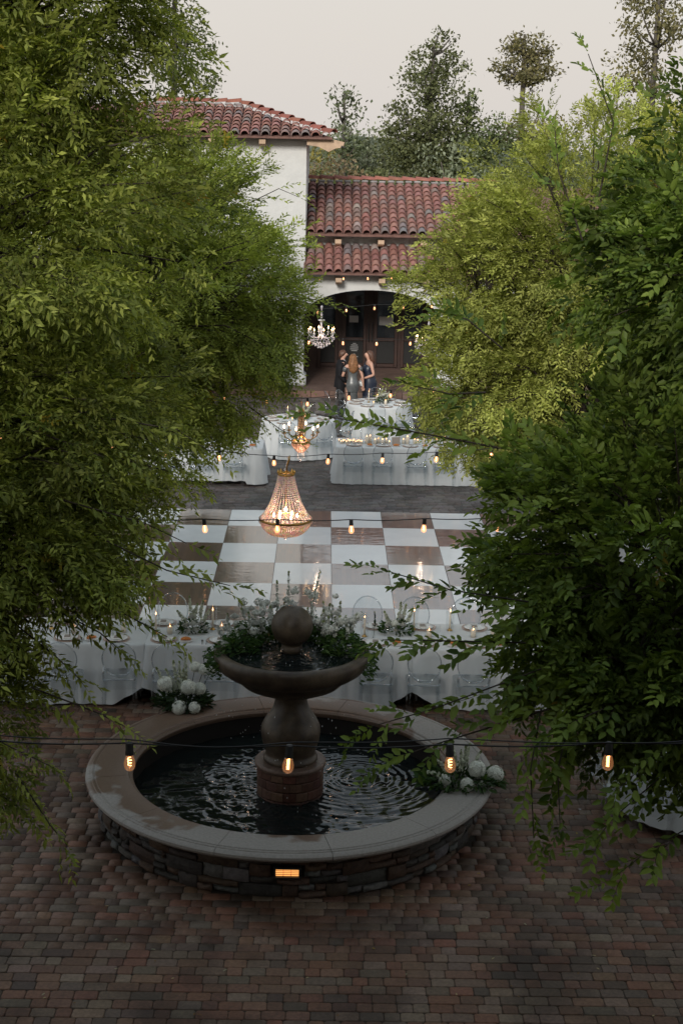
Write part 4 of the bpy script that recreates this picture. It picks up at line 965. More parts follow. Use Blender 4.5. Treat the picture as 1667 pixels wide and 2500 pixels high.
# ================================================================== chandeliers
def lamp(parent, z, e, r=.04):
    ld = bpy.data.lights.new('chandelier_glow', 'POINT'); ld.energy = e; ld.color = (1, .68, .48); ld.shadow_soft_size = r; o = bpy.data.objects.new('glow', ld); col.objects.link(o); o.parent = parent; o.location = (0, 0, z)
ch = thing('basket_chandelier', 'large lit beaded basket chandelier with brass ring above the dance floor', 'chandelier', (-.395, 16.38, 2.39))
ctl = [(.285, .20), (.235, .255), (.175, .37), (.13, .50), (.10, .62), (.088, .69)]
def prof_at(t):
    q_ = t * (len(ctl) - 1); i = min(int(q_), len(ctl) - 2); f_ = q_ - i; return (ctl[i][0] * (1 - f_) + ctl[i + 1][0] * f_, ctl[i][1] * (1 - f_) + ctl[i + 1][1] * f_)
g = random.Random(5); up_b = MB(); lo_b = MB()
for s_ in range(36):
    a = 2 * PI * s_ / 36
    for k in range(30):
        r, z = prof_at(k / 29.); q_ = .0125 * (1 - .45 * k / 29); up_b.octa((r * math.cos(a), r * math.sin(a), z), q_ * g.uniform(.85, 1.1), tuple(g.uniform(.75, 1.0) * q2 for q2 in (.98, .89, .85)))
for k in range(14):
    t = k / 13.; r = .272 * math.cos(t * PI / 2 * .86) ; z = .175 - .165 * math.sin(t * PI / 2); m_ = max(8, int(2 * PI * r / .024))
    for s_ in range(m_):
        a = 2 * PI * (s_ + .5 * (k % 2)) / m_; lo_b.octa((r * math.cos(a), r * math.sin(a), z), .0145 * g.uniform(.85, 1.1), tuple(g.uniform(.75, 1.0) * q2 for q2 in (.98, .89, .85)), 1.15)
        if k == 0: lo_b.octa((.295 * math.cos(a), .295 * math.sin(a), .165), .007, (.95, .8, .74), sz=2)
tag(up_b.build('bead_strands', M['bead'], ch), kind='stuff'); tag(lo_b.build('bead_basket', M['bead'], ch), kind='stuff')
MB().lathe([(.284, .175), (.296, .178), (.298, .20), (.288, .206), (.282, .2)], 48, closed=True).build('ring', M['brass'], ch, True)
MB().lathe([(.084, .685), (.094, .69), (.096, .71), (.088, .712)], 24, closed=True).build('crown', M['brass'], ch, True)
for k in range(8): a = 2 * PI * k / 8; MB().lathe([(0, 0), (.016, .004), (.013, .02), (0, .045)], 6).build('crown_leaf', M['brass'], ch, loc=(.088 * math.cos(a), .088 * math.sin(a), .708))
MB().tube([(0, 0, .2), (0, 0, .74), (.01, 0, .8), (.03, 0, .86), (.035, 0, .91)], [.005, .006, .01, .012, .004], 6).build('stem', M['brass'], ch, True)
for i, (x, z) in enumerate(((.0, .75), (.012, .79), (.02, .82), (.03, .85), (.036, .885))): MB().octa((x - .012, .01, z), .014, sz=1.4).build('chain_crystal', M['bead'], ch)
for k in range(6): a = 2 * PI * k / 6; MB().lathe([(0, -.02), (.012, -.012), (.014, .01), (.004, .03), (0, .035)], 8).build('bulb', M['candle_bulb'], ch, True, loc=(.13 * math.cos(a), .13 * math.sin(a), .225))
MB().lathe([(0, -.02), (.016, -.012), (.018, .012), (.004, .035), (0, .04)], 8).build('bulb', M['candle_bulb'], ch, True, loc=(0, -.02, .30))
MB().ball((0, 0, -.03), .02, 10, 8).build('drop', M['crystal'], ch, True); lamp(ch, .27, 8); lamp(ch, .11, 6)

def arm_chandelier(kind, label, loc, gold):
    t = thing(kind, label, 'chandelier', loc); g_ = random.Random(9); mt = M['brass'] if gold else M['crystal_white']; n_ = 6 if gold else 8; ra = .25 if gold else .27
    # local z=0 at the lowest drop
    za = .36 if gold else .26
    MB().lathe([(.0, za - .02), (.03, za), (.02, za + .08), (.035, za + .14), (.015, za + .2), (.03, za + .3), (.012, za + .34), (0, za + .36)], 12).build('stem', mt, t, True)
    MB().lathe([(.03, za + .3), (.07, za + .31), (.075, za + .325), (.03, za + .34)], 16, closed=True).build('crown', mt, t, True)
    for k in range(n_):
        a = 2 * PI * (k + .25) / n_; cx, sx = math.cos(a), math.sin(a)
        pts = [(r * cx, r * sx, z) for r, z in ((.02, za + .02), (.08, za - .05), (.15, za - .06), (ra - .02, za - .01), (ra, za + .04))]
        arm = MB().tube(pts, .008, 6).build('arm', mt, t, True); MB().lathe([(.0, za + .04), (.03, za + .045), (.036, za + .058), (.012, za + .05)], 12).build('drip_pan', mt, arm, True, loc=(ra * cx, ra * sx, 0))
        MB().tube([(ra * cx, ra * sx, za + .05), (ra * cx, ra * sx, za + .12)], .011, 8).build('candle_sleeve', M['wax'], arm, True)
        MB().lathe([(0, -.005), (.011, .004), (.013, .018), (.004, .045), (0, .055)], 8).build('candle_bulb', M['candle_bulb'], arm, True, loc=(ra * cx, ra * sx, za + .125))
    d = MB()
    if gold:
        for k in range(9):
            f_ = k / 8.; r = .125 * math.cos(f_ * PI / 2 * .8); z = .26 - .13 * f_; m_ = max(6, int(2 * PI * r / .03))
            for s_ in range(m_): a = 2 * PI * (s_ + .5 * (k % 2)) / m_; d.octa((r * math.cos(a), r * math.sin(a), z), .015, (.97, .8, .7))
        for k in range(14): z = .4 + k * .024; [d.octa((.04 * math.cos(a), .04 * math.sin(a), z), .016, (1, .86, .72)) for a in np.linspace(0, 6.28, 8, endpoint=False)]
        for k in range(10): a = 2 * PI * k / 10; [d.octa((.05 * math.cos(a), .05 * math.sin(a), .10 - j * .022), .008, sz=1.5) for j in range(4)]
        MB().lathe([(.125, .26), (.135, .265), (.135, .28), (.12, .285)], 24, closed=True).build('ring', M['brass'], t, True)
        for k in range(7): a = 2 * PI * k / 7; MB().lathe([(0, 0), (.018, .01), (.012, .04), (0, .075)], 6).build('crown_flame', M['brass'], t, loc=(.03 * math.cos(a), .03 * math.sin(a), .70))
        MB().tube([(0, 0, .72), (0, 0, .93)], .004, 5).build('chain', M['brass'], t)
    else:
        for ring, (r, z0, m_, ln_) in enumerate(((.28, .22, 22, 2), (.24, .17, 22, 2), (.19, .13, 20, 3), (.13, .10, 16, 3), (.07, .06, 10, 3), (.03, .03, 5, 2))):
            for s_ in range(m_):
                a = 2 * PI * (s_ + g_.random() * .5) / m_
                for j in range(ln_): d.octa((r * math.cos(a), r * math.sin(a), z0 - j * .026 + g_.uniform(-.01, .01)), .0085 if j < ln_ - 1 else .013, (g_.uniform(.7, 1.15),) * 3, 1.0 if j < ln_ - 1 else 1.6)
        for k in range(9): d.octa((0, 0, za + .38 + k * .028), .02 + .008 * math.sin(k), (g_.uniform(.6, 1),) * 3, 1.1)
        MB().tube([(0, 0, za + .33), (0, 0, .84)], .005, 5).build('chain', mt, t)
    tag(d.build('crystal_drops', M['bead'] if gold else M['crystal_white'], t), kind='stuff'); MB().ball((0, 0, .0 if not gold else -.0), .018, 8, 6).build('drop', M['crystal'], t, True)
    lamp(t, za + .1, 6 if gold else 4.5); lamp(t, .2, 5 if gold else 1.5); return t
arm_chandelier('gilt_chandelier', 'small gilt chandelier with candle bulbs and beaded bowl before the round tables', (-.315, 21.57, 2.19), True)
c3 = arm_chandelier('crystal_chandelier', 'crystal chandelier with glowing candle arms hanging before the arched porch', (-.07, 32.1, 2.50), False)
c4 = copy_tree(c3); c4.location = (2.2, 32.1, 2.36); c4['label'] = 'crystal chandelier half hidden in the yellow-green tree beside the porch'
c5 = copy_tree(c3); c5.location = (-3.35, 21.57, 2.4); c5['label'] = 'crystal chandelier glimpsed through the dark foliage beside the dance floor'

# ================================================================== people
def skin_body(J, E, parent, name='body'):
    """J: list of (x,y,z,r[,r2]); E: edges; one continuous skinned mesh"""
    me = bpy.data.meshes.new(name); me.from_pydata([j[:3] for j in J], E, []); o = bpy.data.objects.new('tmp', me); col.objects.link(o)
    sk = o.modifiers.new('s', 'SKIN'); sk.use_smooth_shade = True
    for i, j in enumerate(J):
        d = me.skin_vertices[0].data[i]; d.radius = (j[3], j[4] if len(j) > 4 else j[3]); d.use_root = (i == 0)
    ss = o.modifiers.new('u', 'SUBSURF'); ss.levels = 2; ss.render_levels = 2
    dg = bpy.context.evaluated_depsgraph_get(); dg.update(); m2 = bpy.data.meshes.new_from_object(o.evaluated_get(dg)); m2.name = name
    bpy.data.objects.remove(o); bpy.data.meshes.remove(me)
    at = m2.attributes.new('col', 'FLOAT_COLOR', 'POINT'); at.data.foreach_set('color', np.ones(len(m2.vertices) * 4, np.float32))
    return link(name, m2, M['skin'], parent)
def human(parent, arms, lean=0, head_yaw=0, hipw=.085, shw=.165, female=True):
    """faces +Y.  arms: per side (elbow, wrist, hand-tip) positions"""
    J = [(0, 0, .93, .115, .10)]; E = []
    def add(p, j): J.append(j); E.append((p, len(J) - 1)); return len(J) - 1
    wst = add(0, (0, .01 + lean * .3, 1.08, .10, .085)); chs = add(wst, (0, lean * .7, 1.27, .12, .09)); up_ = add(chs, (0, lean, 1.37, .10, .07)); nk = add(up_, (0, lean + .015, 1.45, .048, .048))
    cyw, syw = math.sin(head_yaw), math.cos(head_yaw)
    hb = add(nk, (0, lean + .03, 1.52, .062, .066)); hm = add(hb, (0, lean + .035, 1.59, .076, .085)); add(hm, (0, lean + .03, 1.645, .055, .06))
    ns_ = add(hm, (cyw * .085, lean + .035 + syw * .085, 1.575, .022, .022)); add(ns_, (cyw * .108, lean + .035 + syw * .108, 1.562, .009, .009))
    for s_ in (-1, 1):
        el, wr, ht = arms[0 if s_ < 0 else 1]
        sh = add(up_, (s_ * shw, lean - .005, 1.37, .052)); e1 = add(sh, tuple((Vector((s_ * shw, lean, 1.37)).lerp(Vector(el), .5))) + (.042,)); e = add(e1, (*el, .036)); f1 = add(e, tuple(Vector(el).lerp(Vector(wr), .4)) + (.036,)); w_ = add(f1, (*wr, .023))
        wv, hv = Vector(wr), Vector(ht); d = (hv - wv).normalized(); pm_ = add(w_, tuple(wv + d * .05) + (.03, .016)); sd_ = d.cross(Vector((.3, .8, .1))).normalized(); nn = d.cross(sd_)
        for k in range(4):                                     # four fingers, curled, then the thumb
            o_ = wv + d * .085 + sd_ * (.018 * (k - 1.5)); a = add(pm_, tuple(o_) + (.0088,)); L_ = (.045, .055, .05, .038)[k]; b = add(a, tuple(o_ + d * L_ * .7 + nn * .012) + (.0082,)); add(b, tuple(o_ + d * L_ * 1.1 + nn * .03) + (.007,))
        t_ = add(pm_, tuple(wv + d * .05 + sd_ * -.035 + nn * .012) + (.010,)); add(t_, tuple(wv + d * .085 + sd_ * -.045 + nn * .025) + (.008,))
        hp = add(0, (s_ * hipw, 0, .87, .095)); t1 = add(hp, (s_ * hipw * 1.05, .01, .68, .08)); kn = add(t1, (s_ * hipw, .015, .48, .056)); cf = add(kn, (s_ * hipw, -.01, .32, .055)); an = add(cf, (s_ * hipw, -.015, .09, .034)); add(an, (s_ * hipw, .05, .035, .036, .03)); add(len(J) - 1, (s_ * hipw * 1.1, .13, .025, .03, .02))
    return skin_body(J, E, parent)
def hair(parent, rings_, m_, seed, n_=22):
    """wavy hair shell lofted from rings (cx,cy,cz,rx,ry) with strands pressed in"""
    g_ = random.Random(seed); V = []; F = []; m0 = len(rings_); ph = [g_.uniform(0, 6) for _ in range(4)]
    for i, (x, y, z, a, b) in enumerate(rings_):
        for k in range(n_):
            t = 2 * PI * k / n_; f_ = 1 + .07 * math.sin(5 * t + ph[0] + i * .9) + .05 * math.sin(9 * t + ph[1] - i * 1.3); V.append((x + a * f_ * math.cos(t), y + b * f_ * math.sin(t), z + .01 * math.sin(3 * t + ph[2] + i)))
    for i in range(m0 - 1):
        for k in range(n_): F.append((i * n_ + k, i * n_ + (k + 1) % n_, (i + 1) * n_ + (k + 1) % n_, (i + 1) * n_ + k))
    F += [tuple(range(n_))[::-1], tuple((m0 - 1) * n_ + k for k in range(n_))]
    return MB().add(V, F).build('hair', m_, parent, True)
def wavy(rings_, amp=.0, n_=28, fn=5):
    V = []; F = []
    for i, (x, y, z, a, b) in enumerate(rings_):
        w_ = amp * min(1, i / max(1, len(rings_) - 1)) 
        for k in range(n_): t = 2 * PI * k / n_; f_ = 1 + w_ * math.sin(fn * t + .4 * i); V.append((x + a * f_ * math.cos(t), y + b * f_ * math.sin(t), z))
    for i in range(len(rings_) - 1):
        for k in range(n_): F.append((i * n_ + k, i * n_ + (k + 1) % n_, (i + 1) * n_ + (k + 1) % n_, (i + 1) * n_ + k))
    return MB().add(V, F)

# woman in the silver dress, back to the camera
p1 = thing('person', 'woman with wavy auburn-blond hair in a silver off-shoulder satin dress, back turned', 'person', (.72, 37.72, 0), R_(12)); p1.scale = (.99, .99, .975)
human(p1, (((-.25, .03, 1.12), (-.2, .2, 1.08), (-.16, .27, 1.1)), ((.25, -.02, 1.10), (.29, .04, .86), (.3, .06, .78))))
wavy([(0, 0, 1.30, .142, .105), (0, 0, 1.2, .135, .10), (0, .0, 1.09, .118, .095), (0, -.01, 1.0, .142, .125), (0, -.022, .90, .172, .15), (0, -.012, .80, .165, .14), (0, 0, .66, .138, .12), (0, 0, .45, .135, .125), (0, 0, .2, .16, .15), (0, 0, .04, .19, .18)], .05).build('dress', M['satin'], p1, True)
for s_ in (-1, 1): MB().tube([(s_ * .178, 0, 1.34), (s_ * .205, 0, 1.29), (s_ * .225, .0, 1.23)], [.058, .058, .05], 12).build('sleeve', M['satin'], p1, True)
hair(p1, [(0, .02, 1.675, .03, .04), (0, .015, 1.655, .07, .075), (0, .0, 1.60, .094, .095), (0, -.03, 1.53, .10, .075), (0, -.055, 1.46, .122, .07), (0, -.07, 1.38, .125, .06), (.01, -.078, 1.31, .115, .05), (-.01, -.085, 1.25, .095, .036), (0, -.085, 1.2, .05, .02)], M['blond'], 3)
# man in the black suit
p2 = thing('person', 'man in a black suit with dark green tie, turned towards the women', 'person', (.42, 38.05, 0), R_(-88)); p2.scale = (1.04, 1.04, 1.0)
human(p2, (((-.26, -.02, 1.10), (-.24, .12, .90), (-.22, .18, .84)), ((.25, -.04, 1.10), (.23, .1, .9), (.2, .16, .84))), lean=.03, shw=.18, female=False)
wavy([(0, .015, 1.46, .085, .06), (0, .01, 1.42, .175, .085), (0, .01, 1.33, .205, .125), (0, .01, 1.2, .195, .13), (0, .01, 1.05, .18, .13), (0, 0, .92, .19, .14), (0, -.005, .76, .20, .15)], .03).build('jacket', M['suit'], p2, True)
for s_ in (-1, 1):
    MB().tube([(s_ * .18, 0, 1.39), (s_ * .23, -.02, 1.25), (s_ * .26, -.03, 1.10), (s_ * .25, .05, 1.0), (s_ * .24, .12, .92)], [.07, .068, .06, .052, .045], 12).build('sleeve', M['suit'], p2, True)
    MB().tube([(s_ * .085, 0, .92), (s_ * .09, .0, .7), (s_ * .09, .01, .48), (s_ * .09, -.01, .25), (s_ * .09, -.01, .05)], [.11, .10, .082, .075, .075], 12).build('trouser_leg', M['suit'], p2, True)
    MB().rings([(s_ * .09, .04, .0, .05, .14), (s_ * .09, .04, .03, .052, .14), (s_ * .09, .02, .07, .045, .09)], 14).build('shoe', M['black'], p2, True)
MB().add([(-.06, .125, 1.42), (.06, .125, 1.42), (.02, .16, 1.15), (-.02, .16, 1.15)], [(0, 1, 2, 3)]).build('shirt_front', M['shirt'], p2)
MB().add([(-.018, .135, 1.42), (.018, .135, 1.42), (.025, .168, 1.22), (0, .172, 1.18), (-.025, .168, 1.22)], [(0, 1, 2, 3, 4)]).build('tie', M['greentie'], p2)
MB().tube([(-.06, .06, 1.45), (0, .1, 1.43), (.06, .06, 1.45)], .014, 6).build('shirt_collar', M['shirt'], p2)
hair(p2, [(0, .05, 1.69, .03, .035), (0, .05, 1.665, .07, .075), (0, .042, 1.61, .088, .09), (0, .015, 1.56, .082, .07), (0, -.01, 1.52, .065, .04)], M['brunette'], 5)
# woman in the navy one-shoulder dress
p3 = thing('person', 'dark-haired woman in a navy one-shoulder dress holding a white clutch', 'person', (1.14, 38.05, 0), R_(104)); p3.scale = (1.0, 1.0, 1.0)
human(p3, (((-.22, -.06, 1.10), (-.1, .17, 1.0), (-.02, .24, .97)), ((.2, .08, 1.13), (.16, .27, 1.17), (.13, .34, 1.2))), head_yaw=.1)
wavy([(.03, .0, 1.34, .13, .11), (.01, .02, 1.28, .15, .145), (0, .025, 1.2, .145, .15), (0, 0, 1.08, .13, .125), (0, -.02, .96, .165, .165), (0, -.035, .86, .18, .185), (0, 0, .6, .16, .16), (0, 0, .3, .16, .14), (0, 0, .03, .19, .18)], .04).build('dress', M['navy'], p3, True)
MB().add([(.06, .1, 1.33), (.16, .1, 1.32), (.17, .02, 1.435), (.10, .03, 1.44), (.07, -.09, 1.33), (.16, -.09, 1.32)], [(0, 1, 2, 3), (3, 2, 5, 4)]).build('shoulder_strap', M['navy'], p3)
hair(p3, [(0, .01, 1.685, .03, .04), (0, .0, 1.665, .075, .08), (0, -.025, 1.60, .096, .088), (0, -.045, 1.53, .10, .08), (0, -.06, 1.46, .105, .07), (0, -.07, 1.40, .10, .06), (0, -.07, 1.36, .05, .03)], M['brunette'], 8)
cl = thing('clutch_bag', 'small white clutch bag held by the woman in navy', 'bag', (.93, 37.93, .80)); MB().rings([(0, 0, 0, .07, .02), (0, 0, .02, .085, .028), (0, 0, .08, .078, .026), (0, 0, .12, .055, .016)], 16).build('pouch', M['clutch'], cl, True); MB().tube([(-.045, 0, .115), (-.02, 0, .15), (.02, 0, .15), (.045, 0, .115)], .006, 6).build('handle', M['clutch'], cl, True)

# ================================================================== trees
def spray_templates(seed, L_leaf, W_leaf, nl, quad, nv=5):
    """flat twigs with two ranks of leaves; x along the twig, unit length 1 = L_twig"""
    g_ = random.Random(seed); out = []
    for _ in range(nv):
        V = []; F = []; T = []; bend = g_.uniform(-.25, .25)
        for i in range(nl):
            u = .08 + .92 * i / (nl - 1) + g_.uniform(-.02, .02); s_ = 1 if i % 2 else -1
            an = R_(g_.uniform(35, 62)) * (1 - .7 * (i == nl - 1)) * s_; p_ = np.array([u, bend * u * u, -.18 * u * u]); sc2 = g_.uniform(.6, 1.28) * (.75 + .5 * math.sin(PI * min(1, u * .85)))
            d = np.array([math.cos(an), math.sin(an), g_.uniform(-.5, .4)]); d /= np.linalg.norm(d); nn = np.array([g_.uniform(-.8, .8), g_.uniform(-.8, .8), 1.]); sd_ = np.cross(d, nn); sd_ /= np.linalg.norm(sd_); nn = np.cross(sd_, d)
            Lf, Wf = L_leaf * sc2, W_leaf * sc2; B = len(V)
            def P(a, b, h): return p_ + d * Lf * a + sd_ * Wf * b + nn * (h * Wf - .18 * Lf * a * a)
            if quad: V += [P(0, 0, 0), P(.32, .5, .2), P(.72, .38, .16), P(1, 0, 0), P(.72, -.38, .16), P(.32, -.5, .2)]; F += [(B, B + 1, B + 2, B + 3), (B, B + 3, B + 4, B + 5)]; k = 6
            else: V += [P(0, 0, 0), P(.45, .5, .2), P(1, 0, 0), P(.45, -.5, .2)]; F += [(B, B + 1, B + 2, B + 3)]; k = 4
            T += [(u, g_.random())] * k
        # twig: thin crossed strip
        w_ = .012; B = len(V); V += [np.array(q_) for q_ in ((0, w_, 0), (.5, bend * .25 + w_ * .7, -.045), (1, bend, -.18), (.5, bend * .25 - w_ * .7, -.045))]; F.append((B, B + 1, B + 2, B + 3)); T += [(-1, .5)] * 4
        out.append((np.array(V), np.array(F), np.array(T)))
    return out
def grow_crown(rng, blobs, nb, nsp, twig, tmpl_, pal, shoots=(), wood=None, up_bias=.35, shell=.42, spread=.5, keep=None):
    """boughs arch from inside each blob to its surface; leafy twigs ride along them"""
    O = []; D = []; Nn = []; S = []; K = []
    wts = np.array([b[3] * b[4] + b[4] * b[5] + b[3] * b[5] for b in blobs], float); wts /= wts.sum()
    for i in range(nb):
        b = blobs[rng.choice(len(blobs), p=wts)]; c = np.array(b[:3]); r = np.array(b[3:6])
        u = rng.normal(size=3); u /= np.linalg.norm(u)
        if keep is not None and rng.random() > keep(c + u * r): 
            u = -u if rng.random() < .5 else u * np.array([-1, 1, 1])
        tip = c + u * r * rng.uniform(.78, 1.06); st = c + u * r * rng.uniform(.1, .45) + np.array([0, 0, -.25 * r[2] * rng.random()])
        mid = (tip + st) / 2 + np.array([0, 0, .22 * np.linalg.norm(tip - st)]) ; tone = rng.uniform(.62, 1.38)
        if wood is not None: wood.append((st, mid, tip))
        m_ = max(6, int(nsp / nb * rng.uniform(.6, 1.4))); lr = spread * rng.uniform(.7, 1.3)
        t = 1 - (1 - .2) * rng.random(m_) ** 1.5
        P = ((1 - t) ** 2)[:, None] * st + (2 * t * (1 - t))[:, None] * mid + (t ** 2)[:, None] * tip
        tg = 2 * (1 - t)[:, None] * (mid - st) + 2 * t[:, None] * (tip - mid); tg /= np.linalg.norm(tg, axis=1)[:, None]
        off = rng.normal(size=(m_, 3)); off[:, 2] *= .7; off -= tg * (off * tg).sum(1)[:, None]
        P = P + off * (lr * (.25 + .45 * (1 - np.abs(2 * t - 1.1))))[:, None] * .55
        d = tg * .9 + off * .55 + u * .35; d[:, 2] += rng.normal(up_bias * (1 if tip[2] > c[2] else .1), .35, m_) - (.30 if tip[2] < c[2] else 0)
        d /= np.linalg.norm(d, axis=1)[:, None]
        n0 = rng.normal(size=(m_, 3)) * .45 + np.array([0, 0, 1.]) + u * .35
        O.append(P); D.append(d); Nn.append(n0); S.append(twig * rng.uniform(.65, 1.25, m_)); K.append(tone * rng.uniform(.85, 1.15, m_))
    for path, n_, sz in shoots:                                # individual long shoots
        path = np.array(path, float)
        t = np.linspace(.0, 1, n_); seg = np.linspace(0, 1, len(path)); P = np.stack([np.interp(t, seg, path[:, k]) for k in range(3)], 1); d = np.gradient(P, axis=0); d /= np.linalg.norm(d, axis=1)[:, None]
        d = d + rng.normal(size=d.shape) * .28; d /= np.linalg.norm(d, axis=1)[:, None]
        O.append(P); D.append(d); Nn.append(rng.normal(size=(n_, 3)) * .3 + np.array([0, -.25, 1.])); S.append(np.full(n_, sz) * np.linspace(1.15, .8, n_)); K.append(np.full(n_, 1.25))
        if wood is not None: wood.append((P[0], P[n_ // 2], P[-1], 1))
    O, D, Nn = np.concatenate(O), np.concatenate(D), np.concatenate(Nn); S, K = np.concatenate(S), np.concatenate(K)
    Sd = np.cross(Nn, D); Sd /= np.linalg.norm(Sd, axis=1)[:, None]; Nn = np.cross(D, Sd)
    which = rng.integers(0, len(tmpl_), len(O)); AV = []; AF = []; AC = []; base = 0; pal = np.array(pal)
    for w_, (TV, TF, TT) in enumerate(tmpl_):
        ix = np.where(which == w_)[0]
        if not len(ix): continue
        V = O[ix][:, None, :] + S[ix][:, None, None] * (TV[None, :, 0:1] * D[ix][:, None, :] + TV[None, :, 1:2] * Sd[ix][:, None, :] + TV[None, :, 2:3] * Nn[ix][:, None, :])
        V[:, :, 2] -= (S[ix][:, None] * .12 * TT[None, :, 0].clip(0) ** 2)
        m_ = len(TV); F = TF[None] + (base + np.arange(len(ix)) * m_)[:, None, None]; base += m_ * len(ix)
        u = TT[:, 0]; rr = TT[:, 1]; mix = np.clip(rng.random(len(ix))[:, None] * .6 + (rr * .5 + .25 * u)[None, :] - .1, 0, 1)      # older leaves dark, tips paler
        C = pal[0] * (1 - mix[..., None]) + pal[1] * mix[..., None]; C = C * K[ix][:, None, None] * (.8 + .4 * ((rr * 7.3) % 1))[None, :, None]
        yl = rng.random(len(ix)) < .004; C[yl] = np.array([.30, .22, .03])
        tw = u < 0; C[:, tw] = np.array([.05, .038, .026])
        AV.append(V.reshape(-1, 3)); AF.append(F.reshape(-1, F.shape[-1])); AC.append(C.reshape(-1, 3))
    return np.concatenate(AV), np.concatenate(AF), np.concatenate(AC)
def tree(name, label, trunk, blobs, nb, nsp, twig, leafL, leafW, pal, seed, quad=True, shoots=(), nl=11, group=None, tr_r=.13, **kw):
    rng = np.random.default_rng(seed); t = thing(name, label, 'tree', (0, 0, 0), 0, group); wood = []
    tm = spray_templates(seed, leafL / twig, leafW / twig, nl, quad); v, f, c = grow_crown(rng, blobs, nb, nsp, twig, tm, pal, shoots, wood, **kw)
    tag(link('crown', mesh_np('crown', v, f, c), M['leaf'], t), kind='stuff')
    mb = MB(); tx, ty = trunk; cz = min(b[2] for b in blobs); top = np.array([np.mean([b[0] for b in blobs]), np.mean([b[1] for b in blobs]), cz]); g_ = random.Random(seed)
    fork = Vector((tx * .8 + top[0] * .2, ty * .8 + top[1] * .2, max(1.3, cz - .6 * min(b[5] for b in blobs))))
    mb.tube([(tx, ty, -.02), (tx + .02, ty, .12), (tx + .03, ty - .02, fork.z * .5), fork], [tr_r * 1.35, tr_r * 1.05, tr_r * .9, tr_r * .75], 10)
    hubs = []
    for b in blobs:
        for q_ in range(3):
            e = Vector(b[:3]) + Vector((g_.uniform(-.5, .5) * b[3], g_.uniform(-.5, .5) * b[4], g_.uniform(-.1, .4) * b[5])); m1 = fork.lerp(e, .5) + Vector((g_.uniform(-.15, .15), g_.uniform(-.15, .15), .15))
            mb.tube([fork, m1, e], [tr_r * .55, tr_r * .38, tr_r * .2], 7); hubs += [m1, e, (m1 + e) / 2]
    for wd_ in wood:
        s_, m_, e = (Vector(q_) for q_ in wd_[:3])
        if len(wd_) > 3: mb.tube([s_, m_, e], [.007, .005, .003], 4, caps=False); continue
        h = min(hubs, key=lambda q_: (q_ - s_).length); mb.tube([h, s_, m_ * .5 + s_ * .25 + e * .25, e.lerp(m_, .15)], [.020, .014, .010, .004], 4, caps=False)
    mb.build('trunk', M['bark'], t, True); return t
DG, LG, YG = (.095, .14, .028), (.40, .43, .10), (.47, .49, .135)
tree('elm_tree', 'dense dark green elm whose drooping sprays reach over the fountain beside the candlelit floral rim', (-3.7, 12.1), [(-2.95, 11.5, 5.9, 2.05, 1.8, 2.0), (-2.75, 11.6, 7.6, 1.75, 1.7, 1.5), (-3.0, 11.2, 4.5, 1.95, 1.7, 1.35), (-2.6, 10.8, 3.75, 1.3, 1.2, .9), (-3.25, 10.4, 2.6, 1.2, .9, 1.1)], 360, 19500, .215, .057, .019, (DG, LG), 101, quad=False, keep=lambda p_: .35 if p_[0] < -3.5 or p_[1] > 12.6 else 1,
     shoots=[([(-2.2, 10.3, 3.3), (-1.9, 10.3, 3.05), (-1.7, 10.3, 2.85)], 8, .26), ([(-2.0, 10.4, 3.4), (-1.6, 10.4, 3.2), (-1.4, 10.4, 3.02)], 8, .26), ([(-2.5, 10.2, 2.2), (-2.2, 10.1, 2.0), (-2.0, 10.1, 1.85)], 9, .26), ([(-2.5, 10.1, 2.6), (-2.15, 10.0, 2.45), (-1.85, 10.0, 2.3)], 9, .26), ([(-1.6, 10.4, 3.9), (-1.1, 10.5, 3.62), (-.65, 10.55, 3.5)], 7, .3), ([(-1.9, 10.3, 3.6), (-1.45, 10.4, 3.35), (-1.1, 10.5, 3.12)], 7, .3), ([(-1.8, 10.2, 4.2), (-1.3, 10.3, 4.05), (-.95, 10.4, 3.85)], 6, .3), ([(-2.0, 10, 2.9), (-1.6, 10, 2.75), (-1.35, 10, 2.62)], 6, .28),
             ([(-1.5, 10.6, 4.7), (-1.1, 10.7, 4.65), (-.8, 10.7, 4.45)], 6, .28), ([(-2.1, 9.9, 2.3), (-1.9, 9.9, 1.95), (-1.75, 9.9, 1.75)], 6, .28)])
tree('elm_tree', 'green elm between the long fountain table and the white tower', (-3.85, 19.7), [(-2.35, 19.4, 4.75, 2.3, 2.1, 2.0), (-3.2, 19.0, 3.4, 1.9, 1.8, 1.7), (-1.35, 19.6, 4.6, 1.2, 1.2, .85), (-1.5, 19.4, 3.6, .95, 1.0, .7)], 330, 18500, .24, .058, .020, (DG, (.36, .41, .092)), 102, quad=False,
     shoots=[([(-.9, 19.3, 4.9), (-.3, 19.3, 4.75), (.15, 19.3, 4.7)], 7, .32), ([(-1.1, 19.4, 4.0), (-.7, 19.4, 3.7), (-.35, 19.4, 3.6)], 7, .3), ([(-1.0, 19.3, 5.9), (-.6, 19.3, 6.1), (-.35, 19.3, 6.0)], 5, .3), ([(-1.0, 19.2, 3.4), (-.6, 19.2, 3.1), (-.3, 19.2, 2.95)], 6, .3)])
